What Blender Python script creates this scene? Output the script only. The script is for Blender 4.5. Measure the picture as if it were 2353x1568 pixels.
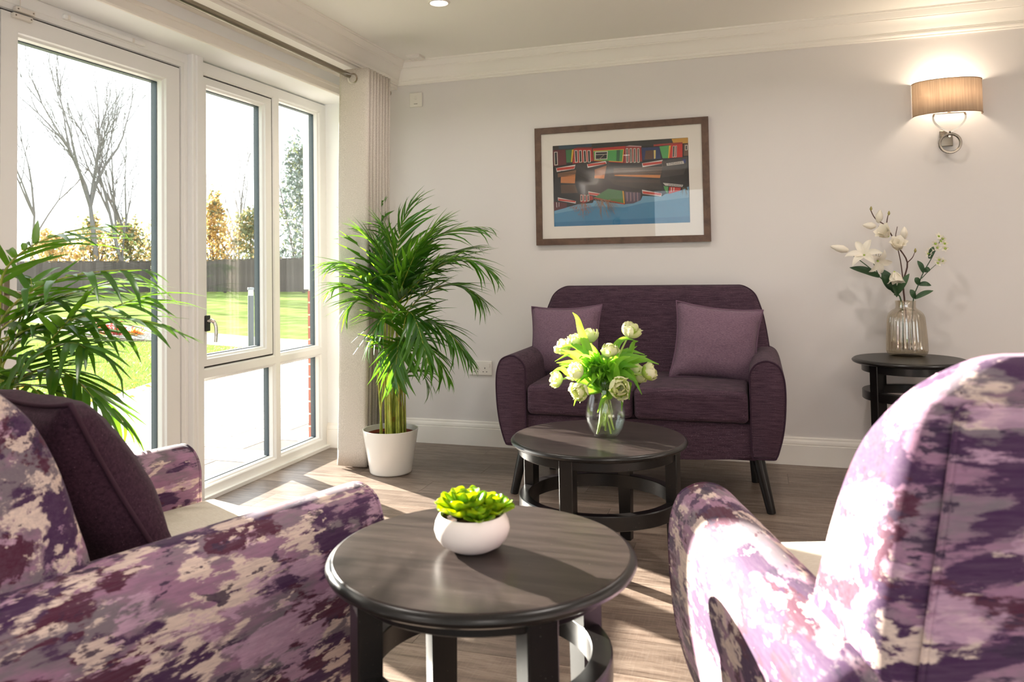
import bpy, bmesh, math, random
from math import sin, cos, pi, radians, sqrt
from mathutils import Vector, Matrix, noise
S = bpy.context.scene
for o in list(bpy.data.objects): bpy.data.objects.remove(o)
COL = S.collection
V = Vector

# ------------------------------------------------------------ camera
cam = bpy.data.cameras.new('camera'); co = bpy.data.objects.new('camera', cam); COL.objects.link(co)
YAW, PITCH, ROLL = 0.3172, 0.0330, -0.0156
f = V((-sin(YAW)*cos(PITCH), cos(YAW)*cos(PITCH), sin(PITCH)))
r0 = V((cos(YAW), sin(YAW), 0)); u0 = r0.cross(f)
r = r0*cos(ROLL)+u0*sin(ROLL); u = -r0*sin(ROLL)+u0*cos(ROLL)
M = Matrix((r, u, -f)).transposed().to_4x4(); M.translation = V((2.3003, -4.5276, 1.0873))
co.matrix_world = M
cam.sensor_width = 36; cam.sensor_fit = 'HORIZONTAL'; cam.lens = 1815.24/2353*36
cam.shift_x = (1176.5-1141.28)/2353; cam.shift_y = (549.07-784)/2353
cam.clip_start = 0.02; cam.clip_end = 300
cam.dof.use_dof = True; cam.dof.focus_distance = 3.6; cam.dof.aperture_fstop = 6.3
S.camera = co

# ------------------------------------------------------------ world, sun, exposure
W = bpy.data.worlds.new('sky'); S.world = W; W.use_nodes = True
bg = W.node_tree.nodes['Background']; bg.inputs[0].default_value = (0.93, 0.97, 1.0, 1); bg.inputs[1].default_value = 3.0
SUN_AZ, SUN_EL = 29.2, 15.5
sl = bpy.data.lights.new('sun', 'SUN'); sl.energy = 44; sl.angle = radians(0.6); sl.color = (1.0, 0.93, 0.82)
so = bpy.data.objects.new('sun', sl); COL.objects.link(so)
sd = V((cos(radians(SUN_EL))*cos(radians(SUN_AZ)), -cos(radians(SUN_EL))*sin(radians(SUN_AZ)), -sin(radians(SUN_EL))))
so.rotation_euler = sd.to_track_quat('-Z', 'Y').to_euler()
so.location = (-8, 6, 5)
S.view_settings.view_transform = 'Standard'; S.view_settings.look = 'None'; S.view_settings.gamma = 1
S.view_settings.use_curve_mapping = False; S.view_settings.exposure = 0.27
cy = S.cycles
cy.max_bounces = 10; cy.diffuse_bounces = 5; cy.glossy_bounces = 4; cy.transmission_bounces = 8; cy.transparent_max_bounces = 24
cy.caustics_reflective = False; cy.caustics_refractive = False; cy.sample_clamp_indirect = 6
cy.use_adaptive_sampling = True; cy.adaptive_threshold = 0.02
cy.use_denoising = True

CEIL = 2.36
DOWNLIGHTS = [(0.874, -1.02), (2.5, -1.02), (4.1, -1.02), (0.874, -2.9), (2.5, -2.9), (4.1, -2.9), (0.874, -4.8), (2.5, -4.8), (4.1, -4.8)]  # first is the visible fitting; the others are unseen, added as room fill
DL_POWER = 5.0
for i, (x, y) in enumerate(DOWNLIGHTS):
    l = bpy.data.lights.new('downlight_lamp', 'AREA'); l.shape = 'DISK'; l.size = 0.08; l.energy = DL_POWER; l.color = (1.0, 0.92, 0.86); l.spread = radians(150)
    lo = bpy.data.objects.new('downlight_lamp', l); COL.objects.link(lo); lo.location = (x, y, CEIL-0.012)

# ------------------------------------------------------------ helpers
def lk(o, parent=None):
    COL.objects.link(o)
    if parent: o.parent = parent
    return o
def obj(name, bm, m, parent=None, smooth=True, ang=40):
    me = bpy.data.meshes.new(name)
    if isinstance(bm, bmesh.types.BMesh):
        bmesh.ops.recalc_face_normals(bm, faces=bm.faces); bm.to_mesh(me); bm.free()
    else:
        me.from_pydata([tuple(v) for v in bm[0]], [], bm[1]); me.update()
    if smooth and len(me.polygons):
        me.shade_smooth()
        try: me.set_sharp_from_angle(angle=radians(ang))
        except Exception: pass
    for mm in (m if isinstance(m, (list, tuple)) else [m]): me.materials.append(mm)
    return lk(bpy.data.objects.new(name, me), parent)
def tag(o, label=None, cat=None, group=None, kind=None):
    if label: o['label'] = label
    if cat: o['category'] = cat
    if group: o['group'] = group
    if kind: o['kind'] = kind
    return o
def thing(name, label, cat, loc=(0, 0, 0), rz=0, group=None):
    o = bpy.data.objects.new(name, None); COL.objects.link(o); o.location = loc; o.rotation_euler = (0, 0, rz); o.empty_display_size = .1
    return tag(o, label, cat, group)
def struct(name, bm, m, parent=None, **k):
    o = obj(name, bm, m, parent, **k)
    if parent is None: o['kind'] = 'structure'
    return o
def inst(name, me, parent, mat4):
    o = bpy.data.objects.new(name, me); COL.objects.link(o); o.parent = parent; o.matrix_local = mat4
    return o
def bevel(o, w=.004, s=2):
    b = o.modifiers.new('b', 'BEVEL'); b.width = w; b.segments = s; b.limit_method = 'ANGLE'; b.angle_limit = radians(40)
    return o
def box(bm, x0, x1, y0, y1, z0, z1):
    vs = [bm.verts.new((x, y, z)) for x in (x0, x1) for y in (y0, y1) for z in (z0, z1)]
    for q in ((0, 1, 3, 2), (4, 6, 7, 5), (0, 4, 5, 1), (2, 3, 7, 6), (0, 2, 6, 4), (1, 5, 7, 3)): bm.faces.new([vs[i] for i in q])
    return bm
def B(*a): return box(bmesh.new(), *a)
def tube(bm, pts, rad, n=8, cap=True):
    pts = [V(p) for p in pts]; k = len(pts)
    rads = rad if isinstance(rad, (list, tuple)) else [rad]*k
    rings = []; prev = None
    for i, p in enumerate(pts):
        t = (pts[min(i+1, k-1)]-pts[max(i-1, 0)])
        t = t.normalized() if t.length > 1e-9 else V((0, 0, 1))
        if prev is None:
            a = t.orthogonal().normalized()
        else:
            a = prev-t*prev.dot(t); a = a.normalized() if a.length > 1e-6 else t.orthogonal().normalized()
        prev = a; b = t.cross(a)
        rings.append([bm.verts.new(p+(a*cos(2*pi*j/n)+b*sin(2*pi*j/n))*rads[i]) for j in range(n)])
    for i in range(k-1):
        for j in range(n): bm.faces.new((rings[i][j], rings[i][(j+1) % n], rings[i+1][(j+1) % n], rings[i+1][j]))
    if cap:
        bm.faces.new(rings[0][::-1]); bm.faces.new(rings[-1])
    return bm
def loop_tube(bm, pts, rad, n=6):
    pts = [V(p) for p in pts]; k = len(pts); rings = []; prev = None
    for i, p in enumerate(pts):
        t = (pts[(i+1) % k]-pts[i-1]).normalized()
        a = t.orthogonal().normalized() if prev is None else (prev-t*prev.dot(t)).normalized()
        prev = a; b = t.cross(a)
        rings.append([bm.verts.new(p+(a*cos(2*pi*j/n)+b*sin(2*pi*j/n))*rad) for j in range(n)])
    for i in range(k):
        R1, R2 = rings[i], rings[(i+1) % k]
        off = 0
        if i == k-1: off = min(range(n), key=lambda s: (R1[0].co-R2[s].co).length)
        for j in range(n): bm.faces.new((R1[j], R1[(j+1) % n], R2[(j+1+off) % n], R2[(j+off) % n]))
    return bm
def lathe(bm, prof, n=48, c=(0, 0, 0), rib=None):
    rings = []
    for (rr, z) in prof:
        if rr < 1e-6: rings.append([bm.verts.new((c[0], c[1], c[2]+z))]); continue
        ring = []
        for j in range(n):
            a = 2*pi*j/n; q = rr*(1+(rib(a, z) if rib else 0))
            ring.append(bm.verts.new((c[0]+q*cos(a), c[1]+q*sin(a), c[2]+z)))
        rings.append(ring)
    for A, C2 in zip(rings, rings[1:]):
        for j in range(n):
            k = (j+1) % n
            if len(A) == 1 and len(C2) == 1: continue
            if len(A) == 1: bm.faces.new((A[0], C2[k], C2[j]))
            elif len(C2) == 1: bm.faces.new((A[j], A[k], C2[0]))
            else: bm.faces.new((A[j], A[k], C2[k], C2[j]))
    return bm
def loft(bm, rings, cap=True):
    R = [[bm.verts.new(p) for p in ring] for ring in rings]; n = len(R[0])
    for A, C2 in zip(R, R[1:]):
        for j in range(n): bm.faces.new((A[j], A[(j+1) % n], C2[(j+1) % n], C2[j]))
    if cap:
        bm.faces.new(R[0][::-1]); bm.faces.new(R[-1])
    return bm
def inset_poly(P, d):
    n = len(P); out = []
    A = sum(P[i][0]*P[(i+1) % n][1]-P[(i+1) % n][0]*P[i][1] for i in range(n))
    s = 1 if A > 0 else -1
    for i in range(n):
        p0, p1, p2 = P[i-1], P[i], P[(i+1) % n]
        e1 = V((p1[0]-p0[0], p1[1]-p0[1])).normalized(); e2 = V((p2[0]-p1[0], p2[1]-p1[1])).normalized()
        n1 = V((-e1.y, e1.x))*s; n2 = V((-e2.y, e2.x))*s; b = n1+n2
        b = b/max(.4, b.length_squared/2) if b.length > 1e-6 else n1
        out.append((p1[0]+b.x*d, p1[1]+b.y*d))
    return out
def rbox(x0, x1, y0, y1, z0, z1, rad, n=8, puff=0.0):
    """rounded box of a subdivided cube; puff domes the top"""
    bm = bmesh.new(); cx, cyy, cz = (x0+x1)/2, (y0+y1)/2, (z0+z1)/2; hx, hy, hz = (x1-x0)/2, (y1-y0)/2, (z1-z0)/2
    vd = {}
    def vert(a, b, c):
        k = (round(a, 4), round(b, 4), round(c, 4))
        if k not in vd:
            p = V((a*hx, b*hy, c*hz)); q = V((max(-hx+rad, min(hx-rad, p.x)), max(-hy+rad, min(hy-rad, p.y)), max(-hz+rad, min(hz-rad, p.z))))
            d = p-q
            if d.length > 1e-9: p = q+d.normalized()*rad
            if puff and c > 0: p.z += puff*max(0, (1-a*a))**.6*max(0, (1-b*b))**.6*c
            vd[k] = bm.verts.new((p.x+cx, p.y+cyy, p.z+cz))
        return vd[k]
    def coord(i, h):
        # concentrate samples near edges
        t = -1+2*i/n
        e = min(.9, rad/h)
        k = 3
        if i <= k: return -1+e*(i/k)
        if i >= n-k: return 1-e*((n-i)/k)
        return -1+e+(2-2*e)*((i-k)/(n-2*k))
    X = [coord(i, hx) for i in range(n+1)]; Y = [coord(i, hy) for i in range(n+1)]; Z = [coord(i, hz) for i in range(n+1)]
    for s in (-1, 1):
        for i in range(n):
            for j in range(n):
                bm.faces.new([vert(X[i], Y[j], s), vert(X[i+1], Y[j], s), vert(X[i+1], Y[j+1], s), vert(X[i], Y[j+1], s)])
                bm.faces.new([vert(X[i], s, Z[j]), vert(X[i+1], s, Z[j]), vert(X[i+1], s, Z[j+1]), vert(X[i], s, Z[j+1])])
                bm.faces.new([vert(s, Y[i], Z[j]), vert(s, Y[i+1], Z[j]), vert(s, Y[i+1], Z[j+1]), vert(s, Y[i], Z[j+1])])
    return bm
def arc(c, rad, a0, a1, n): return [(c[0]+rad*cos(radians(a0+(a1-a0)*i/n)), c[1]+rad*sin(radians(a0+(a1-a0)*i/n))) for i in range(n+1)]
def bez(p0, p1, p2, n):
    p0, p1, p2 = V(p0), V(p1), V(p2); c = p1*2-(p0+p2)*.5
    return [p0*(1-t)**2+c*2*t*(1-t)+p2*t*t for t in [i/n for i in range(n+1)]]
def spline(pts, n=6):
    pts = [V(p) for p in pts]; P = [pts[0]*2-pts[1]]+pts+[pts[-1]*2-pts[-2]]; out = []
    for i in range(1, len(P)-2):
        for k in range(n):
            t = k/n; a, b, c, d = P[i-1:i+3]
            out.append(.5*((2*b)+(c-a)*t+(2*a-5*b+4*c-d)*t*t+(3*b-a-3*c+d)*t**3))
    return out+[pts[-1]]

# ------------------------------------------------------------ materials
def lin(c): return tuple(((x/255)/12.92 if x/255 <= .04045 else ((x/255+.055)/1.055)**2.4) for x in c)+(1,)
class NT:
    def __init__(s, name):
        s.m = bpy.data.materials.new(name); s.m.use_nodes = True; s.t = s.m.node_tree; s.n = s.t.nodes; s.n.clear()
        s.out = s.n.new('ShaderNodeOutputMaterial')
    def a(s, typ, **k):
        nd = s.n.new('ShaderNode'+typ)
        for kk, v in k.items():
            if kk in ('operation', 'blend_type', 'data_type', 'noise_dimensions', 'wave_type', 'bands_direction', 'distance', 'feature', 'voronoi_dimensions', 'attribute_name', 'wave_profile'): setattr(nd, kk, v)
            elif kk == 'ramp':
                cr = nd.color_ramp
                while len(cr.elements) < len(v): cr.elements.new(.5)
                for e, (p, c) in zip(cr.elements, v): e.position = p; e.color = c if len(c) == 4 else tuple(c)+(1,)
            else:
                key = int(kk[1:]) if kk[0] == '_' and kk[1:].isdigit() else kk.replace('_', ' ')
                s.inp(nd, key, v)
        return nd
    def inp(s, nd, key, v):
        sock = nd.inputs[key]
        if isinstance(v, bpy.types.NodeSocket): s.t.links.new(v, sock)
        elif isinstance(v, bpy.types.Node): s.t.links.new(v.outputs[0], sock)
        else: sock.default_value = v
    def mix(s, fac, a, b, bt='MIX'):
        nd = s.n.new('ShaderNodeMix'); nd.data_type = 'RGBA'; nd.blend_type = bt
        s.inp(nd, 0, fac); s.inp(nd, 6, a); s.inp(nd, 7, b)
        return nd.outputs[2]
    def coords(s, which='Object', scale=(1, 1, 1), loc=(0, 0, 0), rot=(0, 0, 0)):
        tc = s.n.new('ShaderNodeTexCoord'); mp = s.n.new('ShaderNodeMapping')
        s.t.links.new(tc.outputs[which], mp.inputs[0]); mp.inputs['Scale'].default_value = scale; mp.inputs['Location'].default_value = loc; mp.inputs['Rotation'].default_value = rot
        return mp.outputs[0]
    def noise(s, vec, scale, detail=3, rough=.5, dist=0):
        return s.a('TexNoise', Vector=vec, Scale=scale, Detail=detail, Roughness=rough, Distortion=dist).outputs[0]
    def ramp(s, fac, stops):
        return s.a('ValToRGB', Fac=fac, ramp=stops).outputs[0]
    def step(s, fac, lo, hi):
        mr = s.a('MapRange', Value=fac); mr.inputs[1].default_value = lo; mr.inputs[2].default_value = hi
        return mr.outputs[0]
    def math(s, op, a, b=0.0):
        nd = s.n.new('ShaderNodeMath'); nd.operation = op; s.inp(nd, 0, a); s.inp(nd, 1, b); return nd.outputs[0]
    def bsdf(s, col, rough=.5, spec=.5, bump=None, bstr=.3, bdist=.002, **k):
        b = s.n.new('ShaderNodeBsdfPrincipled'); s.inp(b, 'Base Color', col); s.inp(b, 'Roughness', rough); s.inp(b, 'Specular IOR Level', spec)
        for kk, v in k.items(): s.inp(b, kk.replace('_', ' '), v)
        if bump is not None:
            bn = s.n.new('ShaderNodeBump'); bn.inputs['Strength'].default_value = bstr; bn.inputs['Distance'].default_value = bdist
            s.inp(bn, 'Height', bump); s.t.links.new(bn.outputs[0], b.inputs['Normal'])
        s.t.links.new(b.outputs[0], s.out.inputs[0]); s.b = b
        return s.m
def plain(name, c, rough=.5, spec=.5, **k): return NT(name).bsdf(lin(c), rough, spec, **k)

def m_paint(name, c, rough=.75):
    t = NT(name); v = t.coords(); n = t.noise(v, 90, 3, .6)
    return t.bsdf(lin(c), rough, .25, bump=n, bstr=.06, bdist=.002)
M_WALL = m_paint('wall_paint', (224, 219, 216)); M_CEIL = m_paint('ceiling_paint', (246, 243, 236)); M_TRIM = m_paint('trim_paint', (244, 239, 231), .45)
M_REVEAL = m_paint('reveal_paint', (244, 245, 245))
M_PVC = plain('white_upvc', (241, 241, 239), .3, .5)
M_WPLA = plain('white_plastic', (232, 226, 218), .35)
M_GASK = plain('grey_gasket', (62, 74, 82), .5)
M_DARK = plain('dark_slot', (40, 36, 34), .6)
M_CHROME = plain('polished_chrome', (225, 222, 216), .12, .5, Metallic=1.0)
M_STEEL = plain('brushed_steel', (150, 140, 126), .35, .5, Metallic=1.0)
M_BLACK = plain('black_metal', (24, 24, 26), .4)

def m_glass_pane(name='window_glass', tint=(.975, .985, .982, 1)):
    t = NT(name); tr = t.a('BsdfTransparent', Color=tint); gl = t.a('BsdfGlossy', Roughness=0.0)
    lw = t.a('LayerWeight', Blend=.5); fr = t.math('MULTIPLY_ADD', t.math('POWER', lw.outputs[1], 5.0), .95); t.n[-1].inputs[2].default_value = .035; mx = t.n.new('ShaderNodeMixShader')
    t.inp(mx, 0, fr); t.t.links.new(tr.outputs[0], mx.inputs[1]); t.t.links.new(gl.outputs[0], mx.inputs[2])
    t.t.links.new(mx.outputs[0], t.out.inputs[0]); return t.m
M_PANE = m_glass_pane(); M_PICG = m_glass_pane('picture_glass', (.995, .992, .988, 1))
def m_vase(name, tint, ior=1.45, extra=.0):
    t = NT(name); tr = t.a('BsdfTransparent', Color=tint); gl = t.a('BsdfGlossy', Roughness=.02, Color=(1, 1, 1, 1))
    lw = t.a('LayerWeight', Blend=.5); fac = t.math('MULTIPLY_ADD', t.math('POWER', lw.outputs[1], 3.0), .38); t.n[-1].inputs[2].default_value = .03+extra
    mx = t.n.new('ShaderNodeMixShader'); t.inp(mx, 0, fac); t.t.links.new(tr.outputs[0], mx.inputs[1]); t.t.links.new(gl.outputs[0], mx.inputs[2])
    t.t.links.new(mx.outputs[0], t.out.inputs[0]); return t.m
M_GLASS = m_vase('clear_glass', (.975, .99, .98, 1)); M_SMOKE = m_vase('smoky_glass', (.86, .82, .74, 1), extra=.16)
def m_water():
    t = NT('water'); return t.bsdf((.97, 1, .98, 1), 0.0, .5, Transmission_Weight=1.0, IOR=1.33)
M_WATER = m_vase('water', (.975, .99, .98, 1))

def m_plank():
    t = NT('oak_plank'); oi = t.n.new('ShaderNodeObjectInfo'); tc = t.n.new('ShaderNodeTexCoord')
    off = t.n.new('ShaderNodeVectorMath'); off.operation = 'ADD'
    cmb = t.a('CombineXYZ', X=t.math('MULTIPLY', oi.outputs['Random'], 37.0), Y=t.math('MULTIPLY', oi.outputs['Random'], 91.0))
    t.t.links.new(tc.outputs['Object'], off.inputs[0]); t.t.links.new(cmb.outputs[0], off.inputs[1])
    mp = t.n.new('ShaderNodeMapping'); mp.inputs['Scale'].default_value = (1.6, 14, 1); t.t.links.new(off.outputs[0], mp.inputs[0])
    g = t.noise(mp.outputs[0], 2.2, 7, .62, .8); g2 = t.noise(mp.outputs[0], 9, 5, .7, .2)
    mp2 = t.n.new('ShaderNodeMapping'); mp2.inputs['Scale'].default_value = (60, 4, 1); t.t.links.new(off.outputs[0], mp2.inputs[0])
    saw = t.noise(mp2.outputs[0], 3, 3, .6)
    c = t.ramp(g, [(.3, lin((84, 68, 58))), (.46, lin((112, 95, 83))), (.58, lin((130, 113, 100))), (.75, lin((146, 130, 117)))])
    c = t.mix(t.step(g2, .5, .75), c, lin((90, 74, 64))); t.n[-1]
    c = t.mix(t.math('MULTIPLY', t.step(saw, .5, .8), .25), c, lin((156, 142, 130)))
    hs = t.n.new('ShaderNodeHueSaturation'); t.inp(hs, 'Color', c); t.inp(hs, 'Value', t.math('MULTIPLY_ADD', oi.outputs['Random'], .4)); t.n[-1].inputs[2].default_value = .78
    hs.inputs['Saturation'].default_value = .95
    rg = t.math('MULTIPLY_ADD', g2, .2); t.n[-1].inputs[2].default_value = .27
    return t.bsdf(hs.outputs[0], rg, .5, bump=t.math('ADD', g2, t.math('MULTIPLY', saw, .5)), bstr=.25, bdist=.0015)
M_PLANK = m_plank()

def m_fabric_paint(name, S1):
    """printed velvet: brush-stroke patches in cream, mauve, grey, purple and plum"""
    t = NT(name); v = t.coords('Object', S1)
    vs = t.coords('Object', tuple(a*(.32 if a == min(S1) else 1.25) for a in S1)); w = t.math('ADD', t.math('MULTIPLY', t.noise(vs, 9, 7, .75), .6), t.math('MULTIPLY', t.noise(v, 11, 6, .75), .4))                      # ragged edges
    def patch(off, sc, lo, hi, rag=.16):
        tc = t.n.new('ShaderNodeTexCoord'); mp = t.n.new('ShaderNodeMapping'); mp.inputs['Scale'].default_value = S1; mp.inputs['Location'].default_value = off
        t.t.links.new(tc.outputs['Object'], mp.inputs[0])
        n = t.noise(mp.outputs[0], sc, 4, .6, .35); q = t.math('ADD', n, t.math('MULTIPLY', t.math('SUBTRACT', w, .5), rag*2.1))
        return t.step(q, lo, hi)
    MAUVE, GREY, CREAM, PURP, PLUM, INK = lin((146, 108, 132)), lin((116, 104, 111)), lin((212, 190, 178)), lin((62, 34, 68)), lin((74, 30, 50)), lin((44, 28, 54))
    c = t.mix(patch((3, 7, 1), 1.15, .44, .56), MAUVE, GREY)
    c = t.mix(patch((11, 2, 5), 1.35, .565, .595), c, CREAM)
    c = t.mix(patch((5, 13, 9), 1.35, .49, .52), c, PURP)
    c = t.mix(patch((17, 4, 3), 1.5, .565, .59), c, PLUM)
    c = t.mix(t.math('MULTIPLY', patch((1, 19, 13), 2.6, .575, .61, .3), .9), c, CREAM)
    c = t.mix(t.math('MULTIPLY', patch((8, 9, 21), 3.0, .60, .63, .3), .9), c, INK)
    c = t.mix(t.math('MULTIPLY', patch((31, 9, 2), 2.0, .57, .62, .25), .8), c, lin((186, 150, 172)))
    c = t.mix(t.math('MULTIPLY', t.step(t.noise(vs, 16, 5, .75), .40, .68), .42), c, lin((96, 78, 94)))
    wv = t.noise(t.coords('Object', (1, 1, 1)), 420, 2, .5)
    return t.bsdf(c, .78, .2, bump=wv, bstr=.12, bdist=.0006, Sheen_Weight=.05, Sheen_Roughness=.5)
M_FAB_ARM = m_fabric_paint('painted_velvet', (6.8, 3.4, 8.2))
M_FAB_BACK = m_fabric_paint('painted_velvet_back', (2.8, 6.0, 8.0))

def m_tweed(name, c1, c2, c3, sc=(14, 40, 260), speck=.62, f=1.0):
    t = NT(name); v = t.coords('Object', sc); n = t.noise(v, 1.0, 4, .65)
    v2 = t.coords('Object', (420, 420, 420)); n2 = t.noise(v2, 1.0, 2, .6)
    c = t.ramp(n, [(.35, lin(c1)), (.62, lin(c2))]); c = t.mix(t.step(n2, speck, speck+.1), c, lin(c3))
    return t.bsdf(c, .85, .15, bump=t.math('ADD', n, n2), bstr=.3, bdist=.0012, Sheen_Weight=.04)
M_SOFA = m_tweed('plum_slub_weave', (46, 31, 42), (76, 55, 67), (124, 104, 118))
M_CUSH = m_tweed('mauve_linen', (96, 74, 90), (122, 98, 112), (146, 124, 136), (110, 110, 420), .66)
M_CHEN = m_tweed('aubergine_chenille', (44, 26, 38), (66, 42, 56), (128, 100, 114), (160, 160, 160), .66)
M_SEAT = m_tweed('oatmeal_vinyl', (196, 186, 170), (206, 198, 184), (212, 204, 190), (90, 300, 90), .75)
M_CURT = m_tweed('oatmeal_curtain', (184, 175, 164), (212, 204, 194), (222, 216, 208), (300, 300, 300), .74)
M_PIPE_P = plain('plum_piping', (50, 32, 46), .85, .2); M_PIPE_M = plain('mauve_piping', (100, 76, 92), .85, .2); M_PIPE_C = plain('aubergine_piping', (62, 40, 52), .85, .2)

def m_darkwood(name, base, c2, rough, spec=.5, gx=(1.5, 16, 16)):
    t = NT(name); v = t.coords('Object', gx); g = t.noise(v, 3, 5, .65, .4); dust = t.noise(t.coords('Object', (1, 1, 1)), 260, 2, .5)
    c = t.ramp(g, [(.35, lin(base)), (.65, lin(c2))]); c = t.mix(t.math('MULTIPLY', t.step(dust, .73, .78), .35), c, lin((170, 160, 150)))
    return t.bsdf(c, rough, spec, bump=g, bstr=.04, bdist=.001)
M_TOP = m_darkwood('wenge_top', (40, 33, 31), (60, 51, 48), .28, .28)
M_TOPB = m_darkwood('black_wood_top', (22, 20, 19), (30, 27, 25), .34, .3)
M_LEGW = m_darkwood('black_stained_wood', (14, 12, 12), (20, 17, 16), .30, .4)
def m_frame():
    t = NT('walnut_frame'); g = t.noise(t.coords('Object', (6, 40, 6)), 3, 5, .6, .4)
    return t.bsdf(t.ramp(g, [(.3, lin((78, 57, 45))), (.7, lin((112, 86, 68)))]), .45, .4, bump=g, bstr=.08)
M_FRAME = m_frame(); M_MAT = plain('picture_mount', (232, 226, 218), .9, .1)
def m_leaf(name, a, b, tr=.5, gloss=.32, tcol=None):
    t = NT(name); oi = t.n.new('ShaderNodeObjectInfo'); n = t.noise(t.coords('Object', (1, 1, 1)), 6, 2)
    c = t.mix(oi.outputs['Random'], lin(a), lin(b)); 
    p = t.n.new('ShaderNodeBsdfPrincipled'); t.inp(p, 'Base Color', c); p.inputs['Roughness'].default_value = gloss; p.inputs['Specular IOR Level'].default_value = .5
    tl = t.n.new('ShaderNodeBsdfTranslucent'); t.inp(tl, 'Color', lin(tcol) if tcol else c)
    mx = t.n.new('ShaderNodeMixShader'); mx.inputs[0].default_value = tr; t.t.links.new(p.outputs[0], mx.inputs[1]); t.t.links.new(tl.outputs[0], mx.inputs[2])
    t.t.links.new(mx.outputs[0], t.out.inputs[0]); return t.m
M_PALM = m_leaf('palm_leaf', (32, 76, 26), (60, 112, 38), .36, .3, (124, 178, 36))
M_CANE = NT('palm_cane'); _v = M_CANE.coords('Object', (9, 9, 5)); M_CANE = M_CANE.bsdf(M_CANE.ramp(M_CANE.noise(_v, 4, 3), [(.35, lin((136, 148, 52))), (.55, lin((176, 182, 76))), (.72, lin((160, 120, 58)))]), .45, .4)
M_TULL = m_leaf('tulip_leaf', (96, 156, 52), (132, 184, 70), .5, .4, (170, 220, 60)); M_TULP = m_leaf('tulip_petal', (240, 234, 212), (226, 230, 178), .35, .5, (232, 238, 150))
M_TULG = m_leaf('tulip_petal_green', (176, 204, 92), (200, 216, 118), .4, .5, (200, 226, 84)); M_STEM = plain('green_stem', (168, 190, 96), .45)
M_SUCC = m_leaf('succulent_leaf', (92, 158, 40), (138, 192, 48), .5, .3, (232, 236, 24))
M_SILK = m_leaf('silk_petal', (246, 240, 228), (240, 234, 218), .3, .6); M_DLEAF = m_leaf('dark_silk_leaf', (44, 74, 44), (58, 92, 54), .2, .4)
M_BARK = plain('brown_twig', (78, 50, 42), .7); M_BUD = plain('green_bud', (150, 142, 82), .6)
M_POT = plain('white_glazed_pot', (240, 238, 232), .22); M_INNER = plain('terracotta_liner', (150, 72, 52), .6); M_SOIL = NT('soil'); M_SOIL = M_SOIL.bsdf(M_SOIL.ramp(M_SOIL.noise(M_SOIL.coords(), 60, 4), [(.4, lin((40, 30, 26))), (.7, lin((104, 78, 58)))]), .95, .1)
M_BOWL = plain('matt_white_ceramic', (232, 222, 216), .6, .3)
PALM1=[((0.451, -0.678, 0.838), (0.45, -0.61, 1.211), (0.503, -0.55, 1.427)), ((0.494, -0.685, 0.884), (0.642, -0.64, 1.206), (0.956, -0.6, 1.287)), ((0.513, -0.7, 0.862), (0.777, -0.7, 1.111), (1.033, -0.7, 1.036)), ((0.509, -0.692, 0.816), (0.738, -0.67, 0.986), (0.948, -0.65, 0.901)), ((0.528, -0.708, 0.748), (0.711, -0.73, 0.786), (0.903, -0.75, 0.613)), ((0.517, -0.715, 0.657), (0.625, -0.76, 0.709), (0.808, -0.8, 0.529)), ((0.488, -0.685, 0.469), (0.557, -0.64, 0.534), (0.615, -0.6, 0.449)), ((0.403, -0.708, 0.909), (0.287, -0.73, 1.073), (0.093, -0.75, 1.115)), ((0.401, -0.706, 0.839), (0.257, -0.724, 0.968), (0.129, -0.74, 0.981)), ((0.402, -0.709, 0.793), (0.301, -0.736, 0.91), (0.21, -0.76, 0.842)), ((0.443, -0.712, 0.909), (0.425, -0.748, 1.117), (0.329, -0.78, 1.28)), ((0.454, -0.708, 0.932), (0.48, -0.73, 1.139), (0.429, -0.75, 1.301)), ((0.474, -0.727, 0.749), (0.464, -0.808, 0.835), (0.399, -0.88, 0.672)), ((0.476, -0.736, 0.59), (0.554, -0.844, 0.704), (0.573, -0.94, 0.509)), ((0.526, -0.733, 0.705), (0.623, -0.832, 0.848), (0.753, -0.92, 0.597)), ((0.472, -0.692, 0.931), (0.566, -0.67, 1.138), (0.71, -0.65, 1.32)), ((0.481, -0.712, 0.886), (0.624, -0.748, 1.001), (0.761, -0.78, 1.112)), ((0.414, -0.678, 0.907), (0.292, -0.61, 1.215), (0.25, -0.55, 1.388)), ((0.476, -0.673, 0.907), (0.607, -0.592, 1.091), (0.87, -0.52, 1.192)), ((0.457, -0.715, 0.84), (0.556, -0.76, 1.024), (0.662, -0.8, 1.203)), ((0.419, -0.715, 0.886), (0.354, -0.76, 1.003), (0.5, -0.8, 1.048))]
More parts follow.
